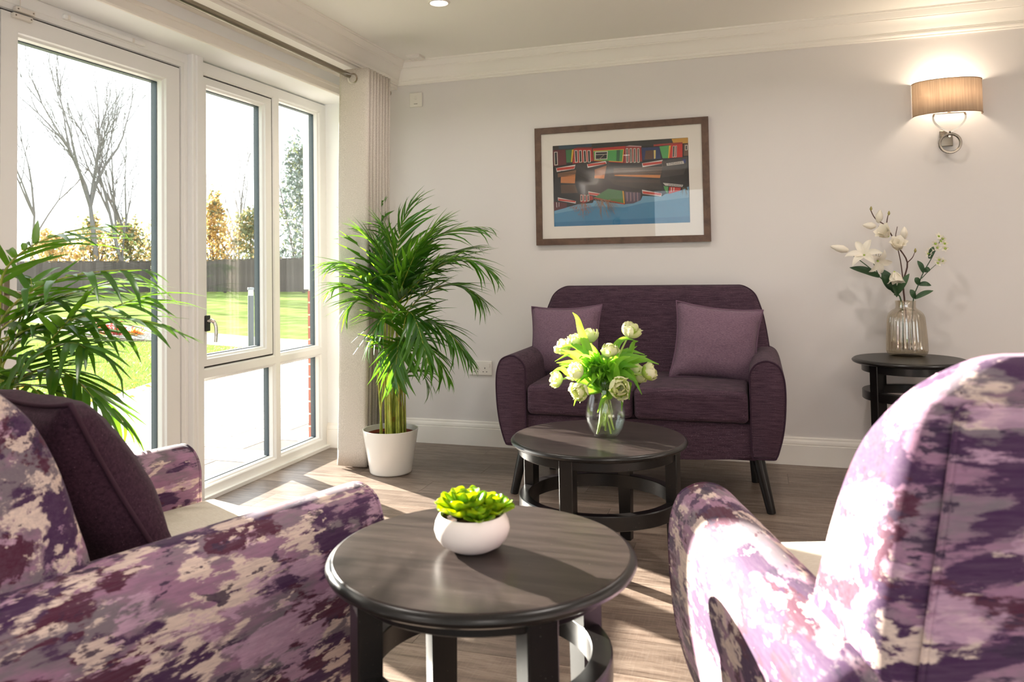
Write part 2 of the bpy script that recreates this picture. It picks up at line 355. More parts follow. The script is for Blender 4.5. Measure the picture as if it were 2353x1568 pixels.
PALM2=[((0.373, -2.93, 1.045), (0.467, -2.93, 1.149), (0.725, -2.93, 1.207)), ((0.371, -2.94, 0.933), (0.58, -2.98, 1.054), (0.915, -3.01, 1.089)), ((0.359, -2.93, 0.886), (0.598, -2.93, 0.963), (0.901, -2.93, 0.954)), ((0.362, -2.92, 0.908), (0.618, -2.88, 0.971), (0.775, -2.85, 1.021)), ((0.409, -2.945, 0.774), (0.609, -3.005, 0.898), (0.779, -3.05, 1.009)), ((0.4, -2.925, 0.793), (0.572, -2.905, 0.807), (0.749, -2.89, 0.699)), ((0.418, -2.94, 0.785), (0.61, -2.98, 0.841), (0.771, -3.01, 0.781)), ((0.357, -2.915, 0.861), (0.379, -2.855, 0.998), (0.343, -2.81, 1.07)), ((0.414, -2.95, 0.798), (0.664, -3.03, 0.902), (0.827, -3.09, 0.911)), ((0.409, -2.945, 0.774), (0.567, -3.005, 0.8), (0.7, -3.05, 0.728)), ((0.356, -2.915, 0.931), (0.472, -2.855, 1.01), (0.696, -2.81, 1.066)), ((0.363, -2.92, 0.826), (0.454, -2.88, 0.929), (0.661, -2.85, 0.917)), ((0.371, -2.92, 0.838), (0.408, -2.88, 0.952), (0.482, -2.85, 1.01))]
TULIP=[(1.855, -1.625, 0.837), (1.696, -1.585, 0.812), (1.648, -1.615, 0.798), (1.79, -1.695, 0.773), (1.678, -1.735, 0.699), (1.585, -1.665, 0.661), (1.691, -1.745, 0.632), (1.833, -1.765, 0.653), (1.922, -1.645, 0.692), (1.876, -1.605, 0.678), (1.851, -1.595, 0.694), (1.592, -1.565, 0.769)]
TLEAF=[((1.677, -1.645, 0.831), (1.646, -1.645, 0.906)), ((1.686, -1.645, 0.762), (1.584, -1.645, 0.767)), ((1.703, -1.663, 0.75), (1.583, -1.675, 0.727)), ((1.768, -1.717, 0.704), (1.736, -1.765, 0.806)), ((1.811, -1.645, 0.73), (1.958, -1.645, 0.722)), ((1.801, -1.627, 0.741), (1.905, -1.615, 0.752)), ((1.857, -1.627, 0.756), (1.882, -1.615, 0.8)), ((1.843, -1.681, 0.701), (1.904, -1.705, 0.622)), ((1.848, -1.717, 0.646), (1.841, -1.765, 0.573)), ((1.787, -1.717, 0.608), (1.756, -1.765, 0.562)), ((1.687, -1.699, 0.618), (1.665, -1.735, 0.577)), ((1.631, -1.663, 0.679), (1.565, -1.675, 0.681)), ((1.805, -1.645, 0.781), (1.874, -1.645, 0.806)), ((1.724, -1.705, 0.678), (1.734, -1.745, 0.74)), ((1.816, -1.723, 0.686), (1.82, -1.775, 0.739)), ((1.858, -1.693, 0.643), (1.862, -1.725, 0.605))]
MAG={'stem': [(2.996, -0.153, 0.863), (2.992, -0.153, 0.968), (3.013, -0.153, 1.067), (2.969, -0.163, 1.152), (2.922, -0.163, 1.248), (2.875, -0.153, 1.29), (2.851, -0.153, 1.342)], 'stem2': [(2.992, -0.153, 0.968), (2.984, -0.143, 1.077), (2.966, -0.143, 1.188), (2.975, -0.143, 1.248)], 'stem3': [(3.013, -0.153, 1.067), (3.036, -0.153, 1.091), (3.049, -0.153, 1.121)], 'stem4': [(2.922, -0.163, 1.248), (2.929, -0.153, 1.289), (2.936, -0.153, 1.314)], 'stem5': [(2.922, -0.163, 1.248), (2.887, -0.153, 1.252)], 'buds': [(2.855, -0.153, 1.337), (2.936, -0.153, 1.311), (3.049, -0.153, 1.121)], 'wb': [(2.893, -0.153, 1.302), (2.846, -0.153, 1.256), (3.004, -0.143, 1.215)], 'cups': [(2.928, -0.173, 1.198), (2.965, -0.183, 1.132), (2.949, -0.183, 1.023)]}
LILY={'stem': [(2.982, -0.153, 0.868), (2.936, -0.163, 0.939), (2.882, -0.173, 0.999), (2.82, -0.173, 1.06), (2.752, -0.173, 1.116)], 'br': [(2.882, -0.173, 0.999), (2.864, -0.183, 1.039), (2.854, -0.193, 1.069)], 'open': [(2.814, -0.193, 1.105), (2.871, -0.203, 1.079)], 'bud': (2.702, -0.173, 1.143), 'leaf': [((2.953, -0.163, 0.919), (2.886, -0.183, 1.039)), ((2.954, -0.153, 0.903), (3.017, -0.173, 1.012)), ((2.882, -0.173, 0.999), (2.746, -0.173, 1.046)), ((2.937, -0.153, 0.938), (2.888, -0.193, 1.004)), ((2.963, -0.153, 0.898), (2.935, -0.203, 0.95))]}
SPRIG={'stem': [(3.032, -0.153, 0.868), (3.059, -0.153, 0.957), (3.085, -0.153, 1.021), (3.12, -0.153, 1.085), (3.148, -0.153, 1.143), (3.167, -0.153, 1.187)], 'br': [(3.073, -0.153, 0.987), (3.109, -0.153, 1.026), (3.155, -0.153, 1.07)], 'fl': [(3.154, -0.153, 1.193), (3.174, -0.153, 1.182), (3.162, -0.153, 1.168), (3.141, -0.153, 1.158), (3.179, -0.153, 1.157), (3.148, -0.153, 1.139), (3.117, -0.153, 1.124), (3.108, -0.153, 1.11), (3.183, -0.153, 1.133), (3.155, -0.153, 1.079), (3.168, -0.153, 1.074), (3.146, -0.153, 1.06)], 'leaf': [((3.083, -0.153, 1.016), (3.058, -0.153, 1.076)), ((3.087, -0.153, 1.021), (3.114, -0.153, 1.031)), ((3.039, -0.153, 0.888), (3.022, -0.153, 0.933)), ((3.039, -0.153, 0.888), (3.124, -0.153, 0.927)), ((3.059, -0.153, 0.957), (3.116, -0.153, 0.952)), ((3.059, -0.153, 0.957), (3.046, -0.153, 0.992)), ((3.111, -0.153, 1.085), (3.131, -0.153, 1.144))]}
PRINT=[((26,23,24),[(-3925,2383),(3866,2376),(3892,-2385),(-3910,-2379)]),((72,134,172),[(-3893,-1451),(-3139,-1274),(-2481,-1124),(-1597,-1071),(-1536,-929),(249,-1230),(1160,-1038),(1278,-787),(2337,-860),(2562,-728),(3390,-568),(3841,-365),(3892,-2385),(-3910,-2379)]),((110,160,190),[(-3893,-1451),(-3139,-1274),(-2481,-1124),(-1597,-1071),(-1536,-929),(249,-1230),(1160,-1038),(1278,-787),(2337,-860),(2562,-728),(3390,-568),(3841,-365),(3848,-979),(1326,-1186),(245,-1401),(-1543,-1276),(-3866,-1628)]),((52,116,158),[(-3911,-2126),(3889,-2040),(3892,-2385),(-3910,-2379)]),((48,47,42),[(-3925,2383),(2962,2362),(2955,2041),(-3929,2147)]),((200,150,60),[(2962,2362),(3866,2376),(3864,2068),(3065,2062)]),((45,70,85),[(-3550,2378),(-1588,2372),(-1592,2151),(-3554,2183)]),((96,28,34),[(-3917,2134),(-3164,2130),(-3109,1245),(-3904,1171)]),((205,195,180),[(-3846,2030),(-3635,2029),(-3625,1238),(-3837,1226)]),((28,26,30),[(-3805,1986),(-3678,1990),(-3667,1282),(-3794,1265)]),((52,112,62),[(-3135,2099),(-2657,2111),(-2790,1357),(-3107,1351)]),((215,170,50),[(-2764,2094),(-2657,2111),(-2766,1373),(-2838,1360)]),((176,44,34),[(-2644,2145),(-1592,2151),(-1520,1362),(-2744,1272)]),((120,40,40),[(-2686,2148),(-2417,2213),(-1533,2176),(-1564,2091)]),((205,195,180),[(-2616,2050),(-2438,2051),(-2422,1336),(-2600,1323)]),((28,26,30),[(-2575,2006),(-2480,2012),(-2463,1380),(-2558,1362)]),((205,195,180),[(-2361,2035),(-2183,2036),(-2168,1322),(-2345,1309)]),((28,26,30),[(-2320,1991),(-2225,1997),(-2208,1365),(-2303,1347)]),((205,195,180),[(-2101,2019),(-1924,2020),(-1908,1308),(-2085,1294)]),((28,26,30),[(-2060,1976),(-1966,1982),(-1949,1351),(-2043,1333)]),((205,195,180),[(-1853,2004),(-1677,2005),(-1662,1294),(-1838,1281)]),((28,26,30),[(-1813,1961),(-1719,1967),(-1702,1337),(-1796,1319)]),((182,48,38),[(-1534,2089),(376,2122),(326,1918),(218,1149),(-1490,1354)]),((220,180,60),[(-1496,1959),(275,1944),(185,1203),(-1461,1388)]),((78,156,82),[(-1497,1924),(234,1918),(146,1240),(-1454,1410)]),((50,95,60),[(-144,1918),(57,1923),(3,1259),(-180,1281)]),((205,195,180),[(-1404,1895),(-653,1885),(-697,1414),(-1419,1432)]),((32,30,34),[(-1352,1846),(-700,1836),(-737,1462),(-1365,1475)]),((205,195,180),[(-1354,1730),(-714,1727),(-715,1698),(-1355,1701)]),((150,45,42),[(375,2087),(1254,2044),(1303,1175),(241,1131)]),((190,150,150),[(347,2089),(604,2142),(1283,2060),(1270,2004)]),((205,195,180),[(384,1984),(521,1987),(521,1161),(384,1146)]),((28,26,30),[(424,1941),(481,1949),(482,1204),(425,1184)]),((205,195,180),[(601,1970),(737,1973),(737,1149),(600,1134)]),((28,26,30),[(640,1928),(697,1936),(698,1192),(641,1172)]),((205,195,180),[(811,1957),(947,1961),(947,1138),(810,1122)]),((28,26,30),[(850,1915),(907,1923),(908,1180),(851,1160)]),((205,195,180),[(1020,1945),(1156,1948),(1156,1126),(1020,1111)]),((28,26,30),[(1059,1902),(1116,1910),(1117,1168),(1060,1149)]),((36,52,96),[(1281,1963),(2288,1946),(2351,1275),(1322,1254)]),((92,62,44),[(1502,1779),(1951,1791),(1911,1277),(1435,1270)]),((215,190,110),[(1961,1779),(2073,1784),(2051,1303),(1962,1286)]),((84,160,88),[(2278,1970),(2899,1999),(2783,1284),(2441,1292)]),((225,180,60),[(2816,1982),(2921,1998),(2805,1283),(2745,1280)]),((198,46,36),[(2933,2064),(3559,2059),(3541,1297),(2805,1283)]),((160,60,50),[(1957,2103),(3561,2143),(3569,2030),(1955,2001)]),((205,195,180),[(3019,1958),(3140,1961),(3104,1322),(2982,1306)]),((28,26,30),[(3046,1928),(3112,1935),(3077,1351),(3010,1333)]),((205,195,180),[(3162,1960),(3250,1966),(3219,1326),(3131,1309)]),((28,26,30),[(3189,1930),(3222,1939),(3192,1356),(3159,1335)]),((110,80,60),[(3623,2021),(3864,2040),(3859,1357),(3608,1349)]),((205,195,180),[(3693,1966),(3840,1968),(3833,1672),(3686,1658)]),((28,26,30),[(3730,1925),(3801,1931),(3796,1713),(3725,1695)]),((38,34,32),[(-3814,1137),(-2555,1227),(-2429,975),(-2624,79),(-3894,109)]),((196,124,72),[(-3451,588),(-2577,690),(-2624,108),(-3471,177)]),((120,85,60),[(-3641,744),(-2531,892),(-2578,632),(-3645,509)]),((215,205,200),[(-3731,1067),(-2567,1204),(-2643,962),(-3699,830)]),((190,60,45),[(-3703,1058),(-2598,1122),(-2668,974),(-3671,910)]),((40,35,33),[(-2376,1264),(-733,1347),(-669,1112),(-899,304),(-2393,377)]),((150,95,62),[(-1442,864),(-739,1058),(-899,315),(-1440,354)]),((210,130,75),[(-1461,505),(-854,515),(-899,304),(-1464,355)]),((215,205,200),[(-1887,1190),(-780,1326),(-737,1162),(-1850,979)]),((190,60,45),[(-1858,1191),(-808,1255),(-766,1152),(-1822,1059)]),((48,42,40),[(-621,1167),(1375,1103),(2449,1190),(2502,825),(2277,182),(-637,406)]),((92,72,58),[(-339,863),(2430,829),(2306,214),(-347,432)]),((200,126,66),[(-288,504),(2309,350),(2272,182),(-290,435)]),((215,205,200),[(1284,1073),(2439,1202),(2478,996),(1313,844)]),((190,60,45),[(1314,1067),(2409,1126),(2449,998),(1343,925)]),((60,54,52),[(2493,1165),(3814,1314),(3815,867),(3574,319),(2361,200)]),((40,50,110),[(3539,1173),(3713,1180),(3708,956),(3556,965)]),((210,200,190),[(2644,998),(3591,1081),(3620,922),(2674,850)]),((105,98,90),[(2380,1058),(2657,1071),(2595,775),(2429,784)]),((52,44,40),[(-640,256),(2276,114),(2357,-466),(1286,-429),(-358,-57)]),((66,54,46),[(-238,168),(2247,70),(2287,-124),(-125,76)]),((34,30,28),[(-340,794),(2428,716),(2427,694),(-341,771)]),((34,30,28),[(-343,656),(2425,581),(2424,558),(-343,633)]),((34,30,28),[(-346,518),(2422,446),(2421,423),(-346,495)]),((150,130,110),[(-1196,1442),(-812,1756),(-795,1732),(-1162,1417)]),((60,52,46),[(-734,1312),(-641,1341),(-552,1163),(-627,879),(-716,1057)]),((70,60,52),[(2404,1142),(2505,1187),(2656,1015),(2596,792),(2451,783)]),((44,38,36),[(-2436,1209),(-2347,1227),(-2379,505),(-2452,392)]),((60,44,34),[(-3458,876),(-2585,901),(-2585,883),(-3458,859)]),((60,44,34),[(-3461,700),(-2588,726),(-2588,708),(-3461,682)]),((60,44,34),[(-3464,547),(-2591,574),(-2591,556),(-3464,530)]),((84,62,46),[(-3473,60),(-2607,49),(-2468,-454),(-3452,-440)]),((215,205,200),[(-1853,-382),(-774,-637),(-823,-785),(-1822,-580)]),((190,60,45),[(-1828,-456),(-800,-629),(-846,-720),(-1797,-579)]),((52,112,64),[(-680,-284),(162,-459),(215,-1183),(-1533,-784)]),((205,150,50),[(139,-447),(219,-473),(261,-1207),(193,-1182)]),((170,45,38),[(-1474,-757),(250,-1184),(260,-1241),(-1534,-813)]),((84,74,92),[(275,-498),(1180,-606),(1171,-1027),(761,-1192),(283,-1219)]),((150,120,130),[(377,-549),(428,-551),(435,-1037),(383,-1092)]),((150,120,130),[(576,-557),(627,-559),(634,-1045),(582,-1100)]),((150,120,130),[(774,-566),(825,-568),(832,-1053),(780,-1108)]),((150,120,130),[(972,-575),(1023,-577),(1030,-1061),(978,-1116)]),((215,205,200),[(1252,-433),(2352,-691),(2326,-870),(1280,-668)]),((190,60,45),[(1278,-514),(2325,-689),(2301,-800),(1307,-659)]),((200,195,190),[(2421,-96),(3544,-256),(3503,-383),(2561,-261)]),((84,150,84),[(2461,-273),(2725,-325),(2672,-733),(2523,-501)]),((190,46,38),[(2780,-344),(3426,-413),(3378,-579),(2738,-742)]),((200,190,180),[(2873,-376),(2928,-379),(2895,-630),(2850,-645)]),((200,190,180),[(3010,-394),(3065,-396),(3038,-597),(2994,-607)]),((215,205,200),[(-3667,-666),(-2584,-933),(-2599,-1072),(-3640,-855)]),((190,60,45),[(-3641,-741),(-2611,-921),(-2624,-1007),(-3614,-859)]),((150,40,36),[(-2322,-547),(-1589,-683),(-1552,-870),(-2126,-1068),(-2331,-984)]),((195,185,175),[(-2305,-566),(-2175,-594),(-2182,-949),(-2313,-967)]),((40,40,48),[(-2276,-608),(-2206,-622),(-2211,-901),(-2282,-922)]),((195,185,175),[(-2104,-574),(-1975,-603),(-1982,-957),(-2112,-975)]),((40,40,48),[(-2076,-616),(-2005,-631),(-2011,-909),(-2082,-930)]),((195,185,175),[(-1904,-583),(-1776,-611),(-1783,-965),(-1912,-983)]),((40,40,48),[(-1876,-625),(-1806,-639),(-1811,-918),(-1882,-938)]),((84,26,34),[(-3913,-903),(-3104,-1029),(-3139,-1285),(-3893,-1457)]),((190,180,175),[(-3763,-956),(-3721,-958),(-3708,-1252),(-3750,-1268)]),((190,180,175),[(-3612,-962),(-3576,-964),(-3581,-1210),(-3617,-1232)]),((140,110,90),[(-920,-896),(-886,-897),(-1047,-1237),(-1163,-1809),(-1174,-1809),(-1070,-1236)]),((140,110,90),[(-670,-906),(-635,-907),(-676,-1078),(-711,-1479),(-723,-1479),(-699,-1077)]),((140,110,90),[(-529,-912),(-495,-913),(-1002,-1075),(-1349,-1476),(-1361,-1475),(-1025,-1074)]),((140,110,90),[(-907,-896),(-872,-898),(-386,-1044),(-71,-1412),(-83,-1411),(-409,-1043)]),((140,110,90),[(-813,-900),(-779,-902),(-720,-1099),(-689,-1526),(-701,-1525),(-743,-1098)]),((140,110,90),[(-1153,-886),(-1118,-888),(-865,-1326),(-706,-1990),(-717,-1989),(-888,-1325)]),((140,110,90),[(-1296,-881),(-1261,-882),(-878,-1055),(-632,-1451),(-643,-1451),(-901,-1054)]),((140,110,90),[(-993,-893),(-958,-894),(-669,-1180),(-486,-1690),(-498,-1690),(-693,-1179)]),((140,110,90),[(-958,-894),(-924,-896),(-543,-1101),(-298,-1529),(-309,-1529),(-566,-1100)]),((140,110,90),[(-889,-897),(-855,-899),(-671,-1284),(-559,-1896),(-570,-1895),(-694,-1283)]),((140,110,90),[(-1051,-891),(-1016,-892),(-1074,-1315),(-1122,-1968),(-1134,-1968),(-1097,-1314)]),((140,110,90),[(-1420,-875),(-1385,-877),(-1171,-1388),(-1039,-2126),(-1051,-2125),(-1195,-1388)]),((140,110,90),[(-870,-898),(-835,-899),(-1267,-1012),(-1563,-1362),(-1575,-1362),(-1290,-1011)]),((140,110,90),[(-1009,-892),(-974,-894),(-458,-1049),(-123,-1425),(-135,-1425),(-481,-1048)]),((140,110,90),[(-1070,-890),(-1035,-891),(-963,-1224),(-923,-1786),(-935,-1786),(-986,-1223)]),((140,110,90),[(-1073,-890),(-1038,-891),(-1127,-1218),(-1195,-1776),(-1207,-1775),(-1150,-1217)]),((140,110,90),[(-1349,-878),(-1314,-880),(-893,-1314),(-624,-1970),(-635,-1970),(-916,-1313)]),((140,110,90),[(-1179,-885),(-1144,-887),(-642,-1225),(-319,-1784),(-330,-1784),(-666,-1224)]),((140,110,90),[(-1003,-892),(-968,-894),(-568,-1219),(-311,-1766),(-323,-1766),(-591,-1218)]),((140,110,90),[(-1055,-890),(-1020,-892),(-541,-1103),(-230,-1536),(-242,-1536),(-564,-1102)]),((140,110,90),[(-975,-894),(-940,-895),(-585,-1140),(-358,-1609),(-369,-1609),(-608,-1139)]),((140,110,90),[(-1087,-889),(-1052,-890),(-1198,-1027),(-1303,-1397),(-1315,-1397),(-1221,-1026)]),((140,110,90),[(-542,-911),(-508,-913),(-1187,-1125),(-1651,-1579),(-1663,-1579),(-1210,-1124)]),((140,110,90),[(-1466,-874),(-1431,-875),(-1219,-1098),(-1087,-1547),(-1099,-1547),(-1243,-1097)]),((140,110,90),[(-1042,-891),(-1008,-892),(-566,-996),(-281,-1323),(-293,-1323),(-589,-995)]),((140,110,90),[(-584,-910),(-549,-911),(-653,-1076),(-731,-1472),(-742,-1472),(-677,-1075)]),((150,105,80),[(-2170,-1078),(-2134,-1079),(-1859,-1258),(-1684,-1664),(-1696,-1664),(-1883,-1257)]),((150,105,80),[(-2273,-1073),(-2238,-1075),(-2169,-1423),(-2132,-2003),(-2143,-2002),(-2192,-1423)]),((150,105,80),[(-2165,-1078),(-2130,-1079),(-2054,-1161),(-2010,-1475),(-2022,-1474),(-2077,-1160)]),((150,105,80),[(-2089,-1081),(-2053,-1082),(-2308,-1175),(-2486,-1503),(-2498,-1503),(-2332,-1174)]),((150,105,80),[(-2210,-1076),(-2174,-1077),(-2467,-1184),(-2670,-1527),(-2682,-1527),(-2491,-1183)]),((150,105,80),[(-2199,-1076),(-2163,-1078),(-2273,-1327),(-2354,-1811),(-2366,-1810),(-2296,-1326)]),((150,105,80),[(-2029,-1083),(-1994,-1084),(-2101,-1293),(-2179,-1735),(-2191,-1734),(-2124,-1292)]),((150,105,80),[(-2230,-1075),(-2195,-1077),(-2051,-1275),(-1963,-1704),(-1975,-1703),(-2074,-1274)]),((150,105,80),[(-2335,-1071),(-2299,-1072),(-1881,-1162),(-1610,-1477),(-1622,-1477),(-1904,-1161)]),((150,105,80),[(-2218,-1076),(-2183,-1077),(-2197,-1327),(-2215,-1809),(-2227,-1808),(-2221,-1326)]),((150,105,80),[(-2134,-1079),(-2099,-1080),(-1775,-1155),(-1566,-1458),(-1578,-1457),(-1798,-1155)]),((150,105,80),[(-2019,-1083),(-1984,-1085),(-2032,-1169),(-2071,-1485),(-2083,-1485),(-2055,-1168)]),((150,105,80),[(-2311,-1072),(-2275,-1073),(-2523,-1138),(-2695,-1440),(-2707,-1439),(-2546,-1137)]),((150,105,80),[(-2045,-1082),(-2010,-1084),(-1983,-1163),(-1972,-1475),(-1984,-1474),(-2007,-1163)]),((110,95,70),[(3521,-406),(3553,-407),(3673,-463),(3746,-741),(3735,-740),(3652,-463)]),((110,95,70),[(3519,-406),(3551,-407),(3684,-510),(3765,-834),(3754,-834),(3662,-509)]),((110,95,70),[(3628,-411),(3661,-412),(3713,-551),(3739,-912),(3729,-911),(3691,-550)]),((110,95,70),[(3600,-409),(3632,-411),(3509,-455),(3420,-726),(3409,-725),(3487,-454)]),((110,95,70),[(3525,-406),(3558,-408),(3531,-460),(3506,-736),(3495,-735),(3509,-459)]),((110,95,70),[(3549,-407),(3582,-409),(3542,-503),(3508,-821),(3497,-821),(3520,-502)]),((110,95,70),[(3566,-408),(3599,-409),(3735,-408),(3819,-627),(3808,-627),(3714,-407)]),((110,95,70),[(3683,-413),(3716,-415),(3686,-546),(3658,-901),(3648,-901),(3664,-545)]),((150,95,70),[(-2591,-1275),(-2538,-1300),(-2574,-1334)]),((150,95,70),[(-2009,-1346),(-1956,-1371),(-1992,-1404)]),((150,95,70),[(-2737,-1311),(-2684,-1337),(-2720,-1370)]),((150,95,70),[(-2132,-1268),(-2079,-1293),(-2115,-1326)]),((150,95,70),[(-2578,-1327),(-2525,-1353),(-2561,-1386)]),((150,95,70),[(-1976,-1456),(-1924,-1481),(-1960,-1515)]),((150,95,70),[(-1947,-1297),(-1895,-1322),(-1931,-1356)]),((150,95,70),[(-2563,-1478),(-2510,-1504),(-2547,-1537)]),((150,95,70),[(-1915,-1444),(-1863,-1469),(-1899,-1503)]),((150,95,70),[(-2691,-1217),(-2638,-1242),(-2674,-1276)]),((150,95,70),[(-2332,-1310),(-2279,-1335),(-2315,-1369)]),((150,95,70),[(-2012,-1709),(-1960,-1734),(-1996,-1767)]),((150,95,70),[(-2741,-1260),(-2688,-1285),(-2724,-1319)]),((150,95,70),[(-2010,-1589),(-1957,-1614),(-1993,-1648)]),((150,95,70),[(-2007,-1410),(-1955,-1435),(-1991,-1468)]),((150,95,70),[(-2805,-1247),(-2752,-1272),(-2788,-1306)]),((150,95,70),[(-2021,-1367),(-1969,-1393),(-2004,-1426)]),((150,95,70),[(-2550,-1375),(-2497,-1400),(-2533,-1434)]),((150,95,70),[(-2463,-1403),(-2411,-1429),(-2447,-1462)]),((150,95,70),[(-1870,-1283),(-1818,-1308),(-1854,-1342)]),((150,95,70),[(-2955,-1302),(-2901,-1328),(-2938,-1361)]),((150,95,70),[(-1927,-1734),(-1875,-1759),(-1910,-1792)]),((150,95,70),[(-2452,-1708),(-2399,-1733),(-2435,-1767)]),((150,95,70),[(-1863,-1315),(-1811,-1340),(-1847,-1374)]),((150,95,70),[(-2085,-1753),(-2033,-1778),(-2069,-1812)]),((150,95,70),[(-2179,-1579),(-2127,-1604),(-2163,-1638)]),((150,95,70),[(-2617,-1319),(-2564,-1344),(-2600,-1377)]),((150,95,70),[(-2687,-1198),(-2634,-1224),(-2671,-1257)]),((150,95,70),[(-2263,-1391),(-2211,-1416),(-2247,-1449)]),((150,95,70),[(-1999,-1228),(-1947,-1253),(-1983,-1286)]),((150,95,70),[(-1896,-1562),(-1843,-1587),(-1879,-1620)]),((150,95,70),[(-1874,-1650),(-1821,-1675),(-1857,-1708)]),((150,95,70),[(-1899,-1504),(-1847,-1529),(-1883,-1562)]),((150,95,70),[(-2944,-1280),(-2891,-1305),(-2927,-1339)]),((150,95,70),[(-2755,-1263),(-2702,-1288),(-2738,-1322)]),((150,95,70),[(-2180,-1584),(-2127,-1609),(-2163,-1642)]),((150,95,70),[(-2476,-1683),(-2423,-1708),(-2459,-1742)]),((150,95,70),[(-2237,-1437),(-2184,-1462),(-2220,-1496)]),((150,95,70),[(-2664,-1503),(-2611,-1529),(-2647,-1562)]),((150,95,70),[(-2400,-1649),(-2347,-1674),(-2384,-1708)]),((150,95,70),[(-2541,-1273),(-2488,-1299),(-2525,-1332)]),((150,95,70),[(-2334,-1716),(-2281,-1741),(-2317,-1775)]),((150,95,70),[(-2758,-1412),(-2705,-1438),(-2742,-1471)]),((150,95,70),[(-1875,-1606),(-1823,-1632),(-1859,-1665)]),((150,95,70),[(-1983,-1205),(-1931,-1231),(-1966,-1264)]),((150,95,70),[(-2225,-1826),(-2172,-1851),(-2208,-1885)]),((150,95,70),[(-2899,-1217),(-2846,-1243),(-2882,-1276)]),((150,95,70),[(-2642,-1385),(-2589,-1410),(-2626,-1444)]),((150,95,70),[(-2460,-1439),(-2407,-1464),(-2444,-1498)]),((150,95,70),[(-2038,-1200),(-1986,-1225),(-2022,-1259)]),((150,95,70),[(-2893,-1191),(-2840,-1216),(-2876,-1250)]),((150,95,70),[(-2809,-1187),(-2756,-1212),(-2793,-1246)]),((150,95,70),[(-1813,-1590),(-1761,-1615),(-1796,-1649)]),((150,95,70),[(-2857,-1280),(-2804,-1305),(-2840,-1339)]),((150,95,70),[(-2585,-1317),(-2532,-1342),(-2568,-1376)]),((150,95,70),[(-2546,-1486),(-2493,-1512),(-2529,-1545)]),((150,95,70),[(-2267,-1441),(-2214,-1466),(-2250,-1500)]),((150,95,70),[(-2732,-1279),(-2679,-1304),(-2715,-1337)]),((150,95,70),[(-2813,-1313),(-2760,-1339),(-2796,-1372)]),((150,95,70),[(-2114,-1459),(-2062,-1485),(-2098,-1518)])]
TXT=[(2685, 883), (3587, 963), (2603, -138), (3505, -270)]# ============================================================ room shell
RX, RY = 4.9, -6.6
fl = struct('floor', B(-.24, RX, RY, 0, -.05, -.004), M_DARK)
rnd = random.Random(7)
pk = {}
def plank(x0, x1, y0, y1):
    L = round(x1-x0, 3); w = round(y1-y0, 3)
    if (L, w) not in pk:
        o = obj('plank', B(.0006, L-.0006, .0006, w-.0006, -.006, 0), M_PLANK, fl, smooth=False); pk[(L, w)] = o.data
        o.location = (x0, y0, 0); return o
    return inst('plank', pk[(L, w)], fl, Matrix.Translation((x0, y0, 0)))
for k in range(0, 33):
    yb, yt = -.01-.2*(k+1), -.01-.2*k
    j0 = {0: .787, 1: 2.422, 2: .906, 4: .724, 3: 1.5}.get(k, rnd.uniform(0, 1.2))
    if k == 0: yt = 0
    x = j0-1.22*math.ceil((j0+.24)/1.22); 
    while x < RX:
        a, b = max(x, -.24), min(x+1.22, RX)
        if b-a > .02: plank(a, b, yb, yt)
        x += 1.22
def boxes(*L):
    bm = bmesh.new()
    for a in L: box(bm, *a)
    return bm
struct('wall_back', B(-.2, RX+.1, 0, .1, -.05, CEIL+.05), M_WALL, smooth=False)
wl = struct('wall_left', boxes((-.2, 0, -.262, .0, -.05, CEIL+.05), (-.2, 0, -2.80, -.262, 2.09, CEIL+.05), (-.2, 0, RY, -2.80, -.05, CEIL+.05), (-.29, -.2, -3.2, .0, 2.09, CEIL+.6), (-.29, -.2, -3.4, -2.80, -.1, 2.09), (-.29, -.2, -.262, .0, -.1, 2.09)), M_REVEAL, smooth=False)
struct('wall_right', B(RX, RX+.1, RY, 0, -.05, CEIL+.05), M_WALL, smooth=False)
wf = struct('wall_front', boxes((-.2, .9, RY-.1, RY, -.05, CEIL+.05), (4.3, RX, RY-.1, RY, -.05, CEIL+.05), (.9, 4.3, RY-.1, RY, -.05, .5), (.9, 4.3, RY-.1, RY, 2.15, CEIL+.05)), M_WALL, smooth=False)
w2 = struct('fill_window', boxes((.9, 4.3, RY-.07, RY-.02, .5, .57), (.9, 4.3, RY-.07, RY-.02, 2.08, 2.15), (.9, .97, RY-.07, RY-.02, .57, 2.08), (4.23, 4.3, RY-.07, RY-.02, .57, 2.08), (2.0, 2.07, RY-.07, RY-.02, .57, 2.08), (3.13, 3.2, RY-.07, RY-.02, .57, 2.08)), M_PVC, smooth=False)  # unseen window added behind the camera to let in soft fill light
obj('glass', B(.97, 4.23, RY-.047, RY-.043, .57, 2.08), M_PANE, w2, smooth=False)
struct('ceiling', B(-.2, RX, RY, 0, CEIL, CEIL+.1), M_CEIL, smooth=False)
# outer leaf of the window wall: render above, brick below, both seen as the outer reveal
xl = struct('wall_outer', boxes((-.333, -.2645, -.3, -.262, .956, 3.0), (-.333, -.29, -.262, 1.0, .956, 3.0), (-.298, -.29, -.262, 1.0, -.2, .956), (-.333, -.29, -6, -2.52, .956, 3.0), (-.307, -.29, -6, -2.52, -.2, .956), (-.333, -.29, -2.52, -.3, 2.1, 3.0)), m_paint('white_render', (232, 230, 224)), smooth=False)
M_MORT = plain('mortar', (196, 182, 164), .9)
M_BRICK = NT('red_brick'); _o = M_BRICK.n.new('ShaderNodeObjectInfo')
M_BRICK = M_BRICK.bsdf(M_BRICK.mix(M_BRICK.noise(M_BRICK.coords(), 30, 4), M_BRICK.mix(_o.outputs['Random'], lin((142, 84, 68)), lin((164, 102, 84))), lin((128, 76, 64))), .9, .1)
obj('mortar', B(-.303, -.2655, -.297, .6, -.2, .956), M_MORT, xl, smooth=False)
bme = None
